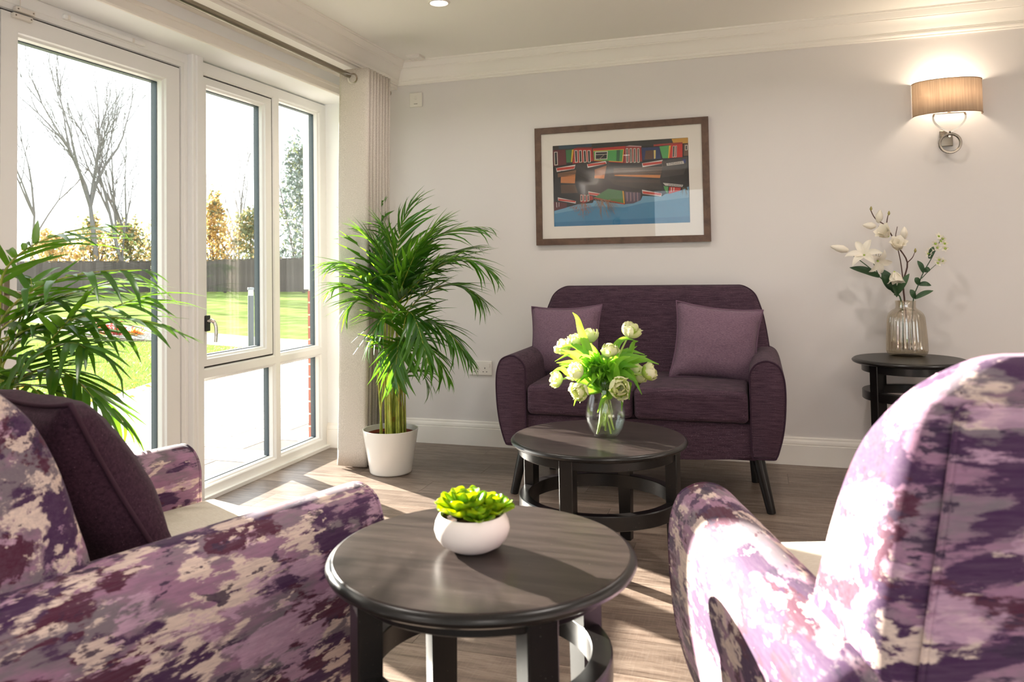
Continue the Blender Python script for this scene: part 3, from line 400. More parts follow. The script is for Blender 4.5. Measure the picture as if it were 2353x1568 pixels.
for i in range(15):
    for j in range(2):
        y0 = -.3+(j*.225 if i % 2 == 0 else (0 if j == 0 else .1125)); L = .215 if (i % 2 == 0 or j) else .1025
        o = obj('brick', B(-.307, -.2645, 0, L, 0, .065), M_BRICK, xl, smooth=False) if (bme is None) else None
        if o: bme = o.data; o.location = (0, y0, .956-.075*(i+1))
        else: inst('brick', bme, xl, Matrix.Translation((0, y0, .956-.075*(i+1))) @ Matrix.Diagonal((1, L/.215, 1, 1)))

# mouldings
CP = [(0, -.134), (.011, -.134), (.013, -.131), (.013, -.125), (.018, -.123), (.022, -.118), (.023, -.112), (.021, -.108), (.023, -.104), (.021, -.101), (.026, -.094), (.034, -.074), (.046, -.057), (.060, -.047), (.067, -.044), (.067, -.040), (.072, -.038), (.078, -.030), (.086, -.017), (.089, -.011), (.095, -.010), (.095, 0), (0, 0)]
BHX = .167
struct('trim_1', loft(bmesh.new(), [[(BHX+o, -o, CEIL+z) for o, z in CP], [(RX-o, -o, CEIL+z) for o, z in CP]]), M_TRIM, ang=25)
struct('trim_2', loft(bmesh.new(), [[(BHX+o, -o, CEIL+z) for o, z in CP], [(BHX+o, RY, CEIL+z) for o, z in CP]]), M_TRIM, ang=25)
struct('trim_3', B(0, BHX, RY, 0, 2.205, CEIL), M_TRIM, smooth=False)          # boxed bulkhead over the curtains
struct('trim_4', loft(bmesh.new(), [[(a, y, z) for a, z in [(0, 2.09), (.006, 2.092), (.012, 2.098), (.012, 2.128), (.016, 2.132), (.016, 2.146), (.004, 2.152), (0, 2.152)]] for y in (-2.7, -.001)]), M_TRIM, ang=25)
SP = [(0, 0), (.018, 0), (.018, .104), (.0145, .107), (.0165, .111), (.016, .122), (.012, .130), (.009, .133), (.009, .140), (.006, .146), (0, .146)]
struct('baseboard_back', loft(bmesh.new(), [[(0, -o, z) for o, z in SP], [(RX, -o, z) for o, z in SP]]), M_TRIM, ang=25)
struct('baseboard_left', loft(bmesh.new(), [[(-.195, -.262-o, z) for o, z in SP], [(o, -.262-o, z) for o, z in SP], [(o, -.0, z) for o, z in SP]]), M_TRIM, ang=25)

# ============================================================ window and door in the left wall
def ring(bm, y0, y1, z0, z1, prof, wl=0, wr=0, wb=0, wt=0):
    R = []
    for (oy, oz, sy, sz) in ((y0, z0, -1, -1), (y1, z0, 1, -1), (y1, z1, 1, 1), (y0, z1, -1, 1)):
        R.append([(x, oy+sy*((wl if sy < 0 else wr) if o == 'w' else o), oz+sz*((wb if sz < 0 else wt) if o == 'w' else o)) for o, x in prof])
    VV = [[bm.verts.new(p) for p in q] for q in R]; n = len(prof)
    for i in range(4):
        A, C2 = VV[i], VV[(i+1) % 4]
        for j in range(n): bm.faces.new((A[j], A[(j+1) % n], C2[(j+1) % n], C2[j]))
    return bm
def prof(front, bead=.0): return [(0, -.262), (0, front-.026), (.004, front-.014), (.011, front-.010), (.014, front-.004), (.019, front), ('w', front), ('w', -.262)]
GK = [(0, -.262), (-.0035, -.262), (-.0035, -.232), (0, -.232)]
XF = -.196
w1 = struct('window_1', ring(bmesh.new(), -1.43, -.821, .074, .553, prof(XF), .045, .0385, .074, .0335), M_PVC, ang=20)
def part_ring(name, *a, mat=M_PVC, parent=w1): return obj(name, ring(bmesh.new(), *a), mat, parent, ang=20)
PP = prof(XF)
part_ring('frame', -.744, -.345, .074, .553, PP, .0385, .083, .074, .0335)
part_ring('frame', -.744, -.345, .623, 2.016, PP, .0385, .083, .0365, .066)
part_ring('frame', -1.43, -.821, .620, 2.018, [(0, -.262), (0, -.215), (.004, XF-.006), (.012, XF), ('w', XF), ('w', -.262)], .045, .0385, .0335, .064)
sash = obj('sash', ring(bmesh.new(), -1.352, -.899, .674, 1.962, [(0, -.256), (0, -.226), (.004, -.214), (.012, -.208), (.016, -.200), ('w', -.200), ('w', -.256)], .073, .069, .048, .051), M_PVC, w1, ang=20)
gaps = bmesh.new(); ring(gaps, -1.425, -.827, .624, 2.014, [(-.004, -.25), (-.004, -.204), ('w', -.204), ('w', -.25)], .006, .006, .004, .004)
obj('seal', gaps, M_DARK, w1, smooth=False)
for (a, b, c, d) in ((-1.43, -.821, .074, .553), (-.744, -.345, .074, .553), (-.744, -.345, .623, 2.016), (-1.352, -.899, .674, 1.962)):
    obj('gasket', ring(bmesh.new(), a, b, c, d, GK), M_GASK, w1, smooth=False)
    obj('glass', B(-.240, -.236, a-.004, b+.004, c-.004, d+.004), M_PANE, w1, smooth=False)
obj('mullion_post', loft(bmesh.new(), [[(-.262, -1.505, z), (-.17, -1.505, z), (-.165, -1.50, z), (-.165, -1.487, z), (-.169, -1.485, z), (-.165, -1.483, z), (-.160, -1.478, z), (-.160, -1.455, z), (-.163, -1.452, z), (-.163, -1.434, z), (-.168, -1.429, z), (-.262, -1.429, z)] for z in (.0, 2.0899)]), M_PVC, w1, ang=20)
obj('sill_strip', B(-.2, -.172, -2.56, -.263, 0, .018), M_PVC, w1, smooth=False)
hb = boxes((-.200, -.190, -1.386, -1.352, .792, .868)); h1 = obj('handle_plate', hb, M_BLACK, sash); bevel(h1, .004)
hl = bmesh.new(); tube(hl, [(-.19, -1.37, .842), (-.165, -1.372, .842)], .011, 10); tube(hl, spline([(-.165, -1.385, .845), (-.155, -1.375, .838), (-.145, -1.372, .815), (-.142, -1.374, .78), (-.142, -1.378, .742)], 5), [.010]*6+[.0085]*10+[.0075]*5, 10)
obj('handle', hl, M_CHROME, sash)

d1 = struct('door_1', ring(bmesh.new(), -2.468, -1.552, .03, 2.018, [(0, -.262), (0, XF-.012), (.006, XF), (.026, XF), (.028, XF+.002), ('w', XF+.002), ('w', -.262)], .34, .048, .03, .071), M_PVC, ang=20)
dsash = obj('sash', ring(bmesh.new(), -2.378, -1.66, .21, 1.932, [(0, -.256), (0, -.224), (.004, -.210), (.012, -.204), (.016, -.194), ('w', -.194), ('w', -.256)], .083, .100, .17, .080), M_PVC, d1, ang=20)
obj('seal', ring(bmesh.new(), -2.464, -1.556, .036, 2.014, [(-.006, -.25), (-.006, -.201), ('w', -.201), ('w', -.25)], .004, .004, .006, .004), M_DARK, d1, smooth=False)
obj('gasket', ring(bmesh.new(), -2.378, -1.66, .21, 1.932, GK), M_GASK, d1, smooth=False)
obj('glass', B(-.240, -.236, -2.384, -1.654, .204, 1.938), M_PANE, d1, smooth=False)
hp = obj('handle_plate', rbox(-.196, -.184, -2.456, -2.428, .90, 1.10, .005, 8), M_STEEL, d1)
hh = bmesh.new(); tube(hh, spline([(-.186, -2.442, 1.015), (-.15, -2.442, 1.015), (-.138, -2.43, 1.014), (-.135, -2.40, 1.012), (-.135, -2.335, 1.008)], 5), .0085, 10)
obj('handle', hh, M_STEEL, hp)
tv = thing('trickle_vent', 'long slim white plastic trickle vent along the top of the door frame', 'vent', (-.19, -1.995, 2.062))
bm = rbox(-.006, .010, -.21, .21, -.010, .010, .006, 8); obj('cover', bm, M_PVC, tv)
for s in (-.19, .14): obj('end_clip', rbox(.004, .0125, s-.006, s+.006, -.0095, .0095, .003, 8), M_WPLA, tv)
for nm, yy, zz, lb in (('door_contact', -2.375, 2.028, 'white plastic door contact with a wire, on the fixed frame above the door'), ('door_magnet', -2.384, 2.003, 'white plastic magnet block with two screws, on the top of the door leaf')):
    t = thing(nm, lb, 'sensor', (-.189, yy, zz)); obj('case', rbox(-.006, .011, -.04, .04, -.009, .009, .004, 8), M_WPLA, t)
    for s in (-.031, .031):
        sc = bmesh.new(); tube(sc, [(.0105, s, 0), (.0122, s, 0)], .003, 8); obj('screw', sc, M_STEEL, t)
    if nm == 'door_contact':
        wr = bmesh.new(); tube(wr, spline([(.0, -.02, .008), (.004, -.018, .02), (.004, -.02, .05), (.0, -.015, .062)], 4), .0018, 6); obj('wire', wr, M_WPLA, t)

# ============================================================ outside
def m_ground(name, stops, sc, rough=.9, det=5, extra=None):
    t = NT(name); n = t.noise(t.coords('Object', (1, 1, 1)), sc, det, .65)
    return t.bsdf(t.ramp(n, stops), rough, 0.0, bump=n, bstr=.1, bdist=.01)
M_LAWN = m_ground('lawn_turf', [(.3, lin((84, 98, 52))), (.5, lin((104, 118, 68))), (.7, lin((126, 138, 90)))], 1.6, det=8)
M_PAVE = NT('paver'); _o = M_PAVE.n.new('ShaderNodeObjectInfo')
M_PAVE = M_PAVE.bsdf(M_PAVE.mix(M_PAVE.noise(M_PAVE.coords(), 40, 5, .7), M_PAVE.mix(_o.outputs['Random'], lin((168, 162, 158)), lin((182, 176, 172))), lin((150, 144, 140))), .9, 0.0)
M_CONC = m_ground('concrete_path', [(.3, lin((140, 137, 131))), (.7, lin((160, 156, 150)))], 8)
GZ = -.06
struct('lawn', ([(-70, -30, GZ-.03), (-.34, -30, GZ-.03), (-.34, 12, GZ-.03), (8, 60, GZ-.03), (-70, 60, GZ-.03)], [(0, 1, 2, 3, 4)]), M_LAWN, smooth=False)
EDGE = [(-2.9, -3.0), (-3.0, -.6), (-3.24, .86), (-3.66, 2.2), (-4.35, 3.9), (-4.6, 4.6), (-4.5, 5.35)]
def edge_x(y):
    for (a, b), (c, d) in zip(EDGE, EDGE[1:]):
        if b <= y <= d: return a+(c-a)*(y-b)/(d-b)
    return EDGE[0][0] if y < EDGE[0][1] else EDGE[-1][0]
def poly_slab(name, P, z0, z1, m, **k):
    bm = bmesh.new(); top = [bm.verts.new((x, y, z1)) for x, y in P]; bot = [bm.verts.new((x, y, z0)) for x, y in P]
    bm.faces.new(top); n = len(P)
    for i in range(n): bm.faces.new((top[i], top[(i+1) % n], bot[(i+1) % n], bot[i]))
    return bm
pt = struct('patio', poly_slab('p', EDGE+[(-4.2, 5.8), (-.34, 6.2), (-.34, -3.0)], GZ-.05, GZ-.002, plain('patio_bed', (34, 30, 26), .95)), plain('paver_joint', (34, 30, 26), .95), smooth=False)
pv = obj('paver', B(.006, .582, .006, .2875, -.02, 0), M_PAVE, pt, smooth=False); pvd = pv.data; first = True
for k in range(-6, 22):
    y0 = -.806+.2935*k; xo = -.81+(.28*k % .59)
    for j in range(-1, 8):
        x1 = xo-.588*j+.588; x0 = x1-.588
        if x1 > -.30: continue
        ex = max(edge_x(y0), edge_x(y0+.29))
        if x1 < ex+.05: continue
        a = max(x0, ex); mt = Matrix.Translation((a, y0, GZ)) @ Matrix.Diagonal(((x1-a)/.588, 1, 1, 1))
        if first: pv.matrix_local = mt; first = False
        else: inst('paver', pvd, pt, mt)
x0 = None
struct('path', poly_slab('p', [(-4.5, 5.35), (-5.77, 5.75), (-7.1, 6.12), (-7.9, 6.95), (-10.4, 8.15), (-16, 10.6), (-24, 13.5), (-24, 15.2), (-15.9, 11.9), (-8.8, 8.25), (-7.15, 7.6), (-5.6, 6.95), (-3.0, 6.3), (-.34, 6.2), (-.34, 5.2)], GZ-.05, GZ-.02, M_CONC), M_CONC, smooth=False)
GRAV = [(-7.0, 5.95), (-7.9, 6.95), (-10.4, 8.15), (-12.2, 8.8), (-12.0, 8.2), (-9.4, 6.7)]
struct('garden_bed_ground', poly_slab('p', GRAV, GZ-.05, GZ-.012, M_SOIL), m_ground('bed_soil', [(.3, lin((96, 84, 74))), (.7, lin((150, 138, 126)))], 20), smooth=False)
rg = random.Random(5)
def inside(p, P):
    c = False
    for i in range(len(P)):
        (a, b), (d, e) = P[i-1], P[i]
        if (b > p[1]) != (e > p[1]) and p[0] < (d-a)*(p[1]-b)/(e-b)+a: c = not c
    return c
def scatter(P, n, rg):
    xs = [a for a, b in P]; ys = [b for a, b in P]; out = []
    while len(out) < n:
        p = (rg.uniform(min(xs), max(xs)), rg.uniform(min(ys), max(ys)))
        if inside(p, P): out.append(p)
    return out
vv, ff = [], []
OCT = [(1, 0, 0), (-1, 0, 0), (0, 1, 0), (0, -1, 0), (0, 0, 1), (0, 0, -1)]; OF = [(0, 2, 4), (2, 1, 4), (1, 3, 4), (3, 0, 4), (2, 0, 5), (1, 2, 5), (3, 1, 5), (0, 3, 5)]
for p in scatter(GRAV, 1500, rg):
    s = rg.uniform(.018, .05); a = rg.uniform(0, 6); b = len(vv)
    for q in OCT: vv.append((p[0]+s*(q[0]*cos(a)-q[1]*sin(a)*.7), p[1]+s*(q[0]*sin(a)+q[1]*cos(a)*.7), GZ+.004+s*.6*q[2]))
    ff += [tuple(i+b for i in t) for t in OF]
tag(obj('gravel', (vv, ff), plain('grey_pebble', (150, 144, 138), .8), smooth=False), 'grey pebble mulch in the long bed between path and near lawn', 'gravel', kind='stuff')
def leafmesh(pts, n, size, rg, flat=.6):
    vv, ff = [], []
    for p in pts:
        d = V((rg.uniform(-1, 1), rg.uniform(-1, 1), rg.uniform(-flat, flat))).normalized(); e = d.cross(V((rg.uniform(-1, 1), rg.uniform(-1, 1), rg.uniform(-1, 1)))).normalized(); s = size*rg.uniform(.6, 1.3); b = len(vv); p = V(p)
        vv += [p-d*s, p+e*s*.45, p+d*s, p-e*s*.45]; ff.append((b, b+1, b+2, b+3))
    return vv, ff
M_RED = m_leaf('red_leaf', (150, 52, 50), (180, 80, 64), .4); M_ORANGE = m_leaf('autumn_leaf', (196, 110, 40), (214, 140, 60), .4)
for k, (px, py, mt, sz, lb) in enumerate(((-8.6, 6.75, M_RED, .36, 'low dark red shrub in the pebble bed, beside the near lawn'), (-9.7, 7.4, M_RED, .30, 'small red-leaved shrub further along the pebble bed'), (-8.1, 6.7, M_ORANGE, .14, 'small straw-coloured tuft at the near end of the pebble bed'))):
    pts = [(px+rg.gauss(0, sz*.5), py+rg.gauss(0, sz*.35), GZ+abs(rg.gauss(0, sz*.30))) for _ in range(300)]
    t = thing('low_shrub', lb, 'shrub', (0, 0, 0)); obj('foliage', leafmesh(pts, 300, .035, rg), mt, t, smooth=False)['kind'] = 'stuff'
    st = bmesh.new()
    for _ in range(6): tube(st, [(px+rg.gauss(0, .03), py, GZ-.02), (px+rg.gauss(0, sz*.4), py+rg.gauss(0, .1), GZ+sz*.4)], .006, 4)
    obj('stem', st, M_BARK, t)
# grass of the near lawn
NEARL = [(-2.95, -1.0), (-3.24, .86), (-3.66, 2.2), (-4.35, 3.9), (-4.6, 4.6), (-4.5, 5.35), (-5.77, 5.75), (-7.0, 5.95), (-9.0, 5.6), (-8.0, 2.0), (-6.0, -1.0)]
vv, ff = [], []
for p in scatter(NEARL, 42000, rg):
    a = rg.uniform(0, 6.28); h = rg.uniform(.02, .05); w = rg.uniform(.0025, .005); b = len(vv); lx, ly = rg.gauss(0, .02), rg.gauss(0, .02); z = GZ-.03
    vv += [(p[0]-w*cos(a), p[1]-w*sin(a), z), (p[0]+w*cos(a), p[1]+w*sin(a), z), (p[0]+lx, p[1]+ly, z+h)]; ff.append((b, b+1, b+2))
M_GRASS = m_leaf('grass_blade', (90, 114, 48), (110, 134, 62), .35, .6, (124, 152, 64))
tag(obj('grass', (vv, ff), M_GRASS, smooth=False), 'short mown green grass of the near lawn outside the door', 'grass', kind='stuff')
lp = []
for (cx, cyy, sp, n) in ((-3.45, 1.3, .25, 26), (-3.7, 1.7, .5, 30), (-4.6, 2.0, .9, 26), (-3.3, .9, .15, 20)):
    lp += [(cx+rg.gauss(0, sp), cyy+rg.gauss(0, sp), GZ+rg.uniform(-.005, .02)) for _ in range(n)]
tag(obj('fallen_leaves', leafmesh(lp, 0, .032, rg, .2), M_ORANGE, smooth=False), 'orange fallen leaves strewn along the edge of the near lawn', 'leaves', kind='stuff')
# bollard
t = thing('bollard_light', 'slim grey bollard light with a pale head standing at the path edge', 'bollard', (-4.679, 5.261, GZ-.02))
bm = bmesh.new(); lathe(bm, [(0, 0), (.055, 0), (.055, .01), (.042, .012), (.042, .78), (0, .78)], 20); obj('post', bm, plain('grey_bollard', (84, 90, 94), .6), t)
bm = bmesh.new(); lathe(bm, [(0, .78), (.036, .78), (.036, .86), (0, .86)], 20); obj('lens', bm, plain('bollard_lens', (236, 236, 232), .3), t)
bm = bmesh.new(); lathe(bm, [(0, .86), (.045, .86), (.045, .885), (.04, .895), (0, .897)], 20); obj('cap', bm, plain('grey_bollard_cap', (120, 126, 130), .5), t)
# fences
M_FENCE = NT('weathered_board'); _o = M_FENCE.n.new('ShaderNodeObjectInfo')
M_FENCE = M_FENCE.bsdf(M_FENCE.mix(M_FENCE.noise(M_FENCE.coords('Object', (8, 8, 1)), 2, 4), M_FENCE.mix(_o.outputs['Random'], lin((96, 88, 84)), lin((122, 114, 109))), lin((76, 71, 68))), .9, .1)
def fence(A, Bp, label):
    A, Bp = V(A), V(Bp); L = (Bp-A).length; d = (Bp-A)/L; ang = math.atan2(d.y, d.x)
    t = thing('board_fence', label, 'fence', (A.x, A.y, GZ-.03), ang)
    n = int(L/.155); me = None
    for i in range(n):
        mt = Matrix.Translation((i*.155, 0, 0)) @ Matrix.Rotation(rg.uniform(-.05, .05), 4, 'Z') @ Matrix.Diagonal((1, 1, rg.uniform(.99, 1.012), 1))
        if me is None: o = obj('board', B(0, .1535, -.01, .01, .05, 1.62), M_FENCE, t, smooth=False); me = o.data
        else: inst('board', me, t, mt)
    obj('rail', B(0, L, .01, .06, .4, .48), M_FENCE, t, smooth=False); obj('rail', B(0, L, .01, .06, 1.2, 1.28), M_FENCE, t, smooth=False)
    obj('capping', B(0, L, -.03, .04, 1.62, 1.66), M_FENCE, t, smooth=False)
    for i in range(int(L/2.4)+1): obj('post', B(i*2.4, i*2.4+.1, .02, .12, 0, 1.7), M_FENCE, t, smooth=False)
fence((-27.6, 28.95), (-9.5, 27.1), 'long weathered close-board fence at the far end of the lawn')
fence((-27.75, -2.0), (-27.6, 28.9), 'weathered close-board fence down the side of the lawn, seen through the door')

# trees beyond the fences
def bare_tree(loc, H, seed, label, spread=.5, levels=6, trunk=.13, lean=0.0, stems=1):
    rr = random.Random(seed); bt = bmesh.new(); tw = bmesh.new()
    def grow(p, d, L, rad, lv):
        k = 3; pts = [p]; q = p
        for i in range(k):
            d = (d+V((rr.gauss(0, .09), rr.gauss(0, .09), .05+rr.gauss(0, .03)))).normalized(); q = q+d*L/k; pts.append(q)
        rads = [rad*(1-.45*i/k) for i in range(k+1)]
        tube(bt if lv < 3 else tw, pts, rads, 6 if lv < 2 else 3, cap=False)
        if lv >= levels: return
        nb = 3 if lv < 3 else 3
        for j in range(nb+(1 if lv == 0 else 0)):
            a = rr.uniform(0, 6.28); s = spread*rr.uniform(.6, 1.2)*(1.0 if lv else .8); o = d.orthogonal().normalized(); o.rotate(Matrix.Rotation(a, 3, d))
            st = pts[rr.choice([1, 2, 3])] if j else pts[3]
            dd = (d+o*(s if j else s*.16)).normalized()
            grow(st, dd, L*rr.uniform(.58, .80), rad*.55*(1.0 if j else 1.1), lv+1)
    for s in range(stems):
        a = rr.uniform(0, 6.28)
        grow(V((loc[0]+.25*s*cos(a), loc[1]+.25*s*sin(a), GZ-.1)), V((lean*.8+rr.gauss(0, .05), lean*.3, 1)).normalized(), H*.34, trunk, 0)
    t = thing('bare_tree', label, 'tree', (0, 0, 0))
    mb = plain('bare_bark', (116, 113, 110), .9, .1); obj('trunk', bt, mb, t); o = obj('twigs', tw, mb, t); o['kind'] = 'stuff'
bare_tree((-29.6, 27.6), 13.5, 3, 'tallest bare tree behind the fence, middle of the door glass', .40, 6, .17)
bare_tree((-28.9, 28.6), 12.6, 11, 'bare tree with a leaning trunk, just right of the tallest one behind the fence', .38, 6, .12, .05)
bare_tree((-29.1, 29.6), 11.8, 17, 'bare tree with upright limbs nearest the door hinge side behind the fence', .42, 6, .11)
bare_tree((-32.0, 25.4), 12.0, 23, 'bare tree behind the fence at the left edge of the door glass', .45, 6, .10)
bare_tree((-26.2, 34.0), 10.5, 31, 'slim bare tree rising above the yellow bush in the casement window', .40, 6, .10)
bare_tree((-23.9, 36.0), 9.4, 37, 'thin bare tree to the right of the yellow bush in the casement window', .42, 6, .07)
def bush(c, rad, H, n, mats, label, name='bush', size=.13):
    t = thing(name, label, 'bush' if name == 'bush' else 'tree', (0, 0, 0))
    for mi, (mt, fr) in enumerate(mats):
        pts = []
        for _ in range(int(n*fr)):
            th = rg.uniform(0, 6.28); hz = rg.random()**.8; rr = rad*(1-.7*hz**1.6)*rg.random()**.6*(.9+.7*noise.noise(V((cos(th)*1.6+c[0], sin(th)*1.6+mi*.3, hz*3.5))))
            pts.append((c[0]+rr*cos(th), c[1]+rr*sin(th), GZ+.2+hz*H*(1+.25*noise.noise(V((cos(th)*2+c[1], sin(th)*2, 7))))))
        obj('foliage', leafmesh(pts, 0, size, rg, 1), mt, t, smooth=False)['kind'] = 'stuff'
    st = bmesh.new()
    for _ in range(8): tube(st, [(c[0]+rg.gauss(0, .1), c[1], GZ-.1), (c[0]+rg.gauss(0, rad*.4), c[1]+rg.gauss(0, rad*.3), GZ+H*.75)], [.05, .015], 5)
    obj('stem', st, M_BARK, t)
M_YEL = m_leaf('yellow_leaf', (194, 160, 96), (204, 180, 124), .45); M_GRN = m_leaf('hedge_leaf', (98, 108, 76), (122, 128, 92), .35); M_EVG = m_leaf('evergreen_leaf', (88, 102, 98), (108, 120, 114), .25)
bush((-26.0, 31.9), 1.5, 4.9, 2600, ((M_YEL, .8), (M_GRN, .2)), 'golden yellow bush behind the fence in the casement window')
bush((-24.3, 32.6), 1.9, 4.0, 2400, ((M_GRN, .75), (M_YEL, .25)), 'dull green bush right of the golden bush behind the fence')
bush((-21.6, 33.6), 2.3, 7.6, 4200, ((M_EVG, .8), (M_GRN, .2)), 'tall grey-green evergreen behind the fence in the narrow fixed pane', 'evergreen_tree')
bush((-29.6, 29.4), 2.3, 3.4, 2400, ((M_GRN, .6), (M_YEL, .4)), 'mixed green and yellow bush at the fence corner in the door glass')
bush((-28.6, 31.0), 1.7, 4.6, 2200, ((M_YEL, .6), (M_GRN, .4)), 'yellowing bush close to the door frame, behind the fence')
bush((-31.2, 26.2), 2.0, 2.8, 1800, ((M_YEL, .8), (M_GRN, .2)), 'low pale yellow bush below the tallest bare tree')
bush((-30.6, 27.9), 1.6, 3.6, 1500, ((M_YEL, .7), (M_GRN, .3)), 'thin pale bush between the trunks of the bare trees')
bush((-33.6, 23.4), 2.6, 3.0, 2000, ((M_YEL, .6), (M_GRN, .4)), 'pale yellow-green bush at the left edge of the door glass')
# ============================================================ seating
ARM = [(.012, .236), (0, .25), (0, .585)]+[(.073-.073*cos(radians(a)), .585+.075*sin(radians(a))) for a in (20, 40, 60, 80, 100, 120, 140)]+[(.143, .595), (.150, .55), (.151, .50), (.147, .42), (.136, .34), (.119, .275), (.104, .245), (.09, .235)]
def smooth_loop(P, n=4):
    k = len(P); out = []
    for i in range(k):
        a, b, c, d = [V(P[(i+j) % k]) for j in (-1, 0, 1, 2)]
        for q in range(n):
            t = q/n; v = .5*((2*b)+(c-a)*t+(2*a-5*b+4*c-d)*t*t+(3*b-a-3*c+d)*t**3); out.append((v.x, v.y))
    return out
ARM = smooth_loop([(.02, .236), (.004, .242), (0, .30), (0, .45), (0, .57)]+[(.073-.073*cos(radians(a)), .585+.075*sin(radians(a))) for a in (15, 40, 65, 90, 115, 140)]+[(.145, .59), (.150, .55), (.151, .50), (.147, .42), (.136, .34), (.119, .275), (.108, .247), (.094, .236)], 3)
def arm_mesh(side, xin, yf, yr, zs=1.0, n=1):
    P = [(q[0], q[1]*zs) for q in ARM]; R = []
    for y, ins in ((yf, .012), (yf+.003, .006), (yf+.009, .002), (yf+.02, 0), (yf+.2, 0), ((yf+yr)/2, 0), (yr-.03, 0), (yr-.01, .004), (yr, .014)):
        Q = inset_poly(P, -ins) if False else inset_poly(P, ins)
        R.append([(side*(xin+a), y, z) for a, z in Q])
    return loft(bmesh.new(), R)
def arm_piping(side, xin, yf, zs=1.0, rad=.004):
    P = inset_poly([(q[0], q[1]*zs) for q in ARM], .004)
    pts = [(side*(xin+a), yf+.004, z) for a, z in P]
    return loop_tube(bmesh.new(), pts, rad, 6)
def rrect(w, h, rd, n):
    out = []; m = n//4
    for k, (sx, sy) in enumerate(((1, 1), (-1, 1), (-1, -1), (1, -1))):
        for j in range(m):
            a = radians(90*k+90*j/(m-1)); out.append((sx*(w-rd)+rd*cos(a), sy*(h-rd)+rd*sin(a)))
    return out
def back_mesh(prof, n=40):
    """prof: (z, halfwidth, thickness, y centre)"""
    R = []
    for z, w, t, yc in prof:
        ring = []
        ring = [(a, yc+b, z) for a, b in rrect(w, t/2, min(.034, t/2-.002, w*.5), n)]
        R.append(ring)
    return loft(bmesh.new(), R)
def back_profile(z0, z1, wf, tf, yf, rc):
    zs = [z0, z0+.01]+[z0+(z1-rc-z0)*i/18 for i in range(1, 19)]
    out = [(z, wf(z), tf(z), yf(z)) for z in zs]; zc = z1-rc
    for a in (8, 16, 24, 32, 40, 48, 56, 64, 72, 80, 86, 89.5):
        s, c = sin(radians(a)), cos(radians(a)); z = zc+rc*s
        out.append((z, wf(zc)-(wf(zc)-wf(z1))*s-rc*(1-c), max(.03, tf(zc)*(1-.78*(1-c))), yf(z)))
    return out
def lerp_tab(T):
    def g(z):
        if z <= T[0][0]: return T[0][1]
        for i, ((a, b), (c, d)) in enumerate(zip(T, T[1:])):
            if z <= c:
                m0 = (d-T[i-1][1])/(c-T[i-1][0]) if i else (d-b)/(c-a); m1 = (T[i+2][1]-b)/(T[i+2][0]-a) if i+2 < len(T) else (d-b)/(c-a)
                h = c-a; t = (z-a)/h; return (2*t**3-3*t*t+1)*b+(t**3-2*t*t+t)*h*m0+(-2*t**3+3*t*t)*d+(t**3-t*t)*h*m1
        return T[-1][1]
    return g
def leg_mesh(top, foot, r0=.026, r1=.018):
    bm = bmesh.new(); tube(bm, [top, V(top).lerp(V(foot), .97), foot], [r0, r1+.001, r1], 16); return bm
def pillow(w, h, t, seed=0, n=18, pinch=.10):
    rr = random.Random(seed); bm = bmesh.new(); G = {}; edge = []
    for s in (1, -1):
        for i in range(n+1):
            for j in range(n+1):
                uu, v = -1+2*i/n, -1+2*j/n; e = i in (0, n) or j in (0, n)
                if e and s == -1: G[s, i, j] = G[1, i, j]; continue
                x = uu*w/2*(1-pinch*(1-v*v)); y = v*h/2*(1-pinch*(1-uu*uu))
                d = (max(0, 1-uu**2)*max(0, 1-v**2))**.42
                wr = .006*noise.noise(V((uu*2.2+seed, v*2.2, s*3)))+.004*noise.noise(V((uu*6+seed, v*6, s)))
                G[s, i, j] = bm.verts.new((x, s*(t/2*d+wr*min(1, d*2)), y))
        for i in range(n):
            for j in range(n): bm.faces.new((G[s, i, j], G[s, i+1, j], G[s, i+1, j+1], G[s, i, j+1]))
    ed = [(i, 0) for i in range(n)]+[(n, j) for j in range(n)]+[(i, n) for i in range(n, 0, -1)]+[(0, j) for j in range(n, 0, -1)]
    return bm, [G[1, i, j].co.copy() for i, j in ed]
def make_pillow(name, label, cat, w, h, t, mat, pipe, mtx, seed, group=None, rad=.005):
    bm, ed = pillow(w, h, t, seed); root = thing(name, label, cat, group=group); root.matrix_world = mtx
    obj('cover', bm, mat, root, ang=70); obj('piping', loop_tube(bmesh.new(), ed, rad, 6), pipe, root, ang=80)
    return root

# sofa (parallel to the back wall)
SX = 1.757
sofa = thing('sofa', 'two-seat plum woven sofa with rounded arms against the back wall', 'sofa', (SX, 0, 0))
for s in (-1, 1):
    a = obj('arm', arm_mesh(s, .499, -.95, -.24), M_SOFA, sofa, ang=50); obj('piping', arm_piping(s, .499, -.95), M_PIPE_P, a)
bw = lerp_tab([(.3, .60), (.62, .598), (.81, .572), (.90, .543), (.96, .520)])
by = lerp_tab([(.3, -.34), (.5, -.33), (.96, -.20)])
bk = obj('backrest', back_mesh(back_profile(.30, .962, bw, lambda z: .155-.04*(z-.3), by, .065), 56), M_SOFA, sofa, ang=60)
pts = []
for z, w, t, yc in back_profile(.60, .962, bw, lambda z: .155-.04*(z-.3), by, .065): pts.append((w-.004, yc-t*.36, z))
obj('piping', tube(bmesh.new(), pts+[(-a, b, c) for a, b, c in pts[::-1]], .0035, 6), M_PIPE_P, bk)
for s in (-1, 1): obj('seat_cushion', rbox(min(s*.004, s*.494), max(s*.004, s*.494), -.962, -.37, .386, .524, .026, 12, .012), M_SOFA, sofa, ang=70)
R = []
for y, ins in ((-.925, .012), (-.92, .004), (-.90, 0), (-.3, 0)):
    R.append([(x, y, z) for x, z in [(-.52, .245)]+[(-.52+1.04*i/12, .243-.034*sin(pi*i/12)**.6) for i in range(1, 12)]+[(.52, .245), (.52, .384-ins), (-.52, .384-ins)]])
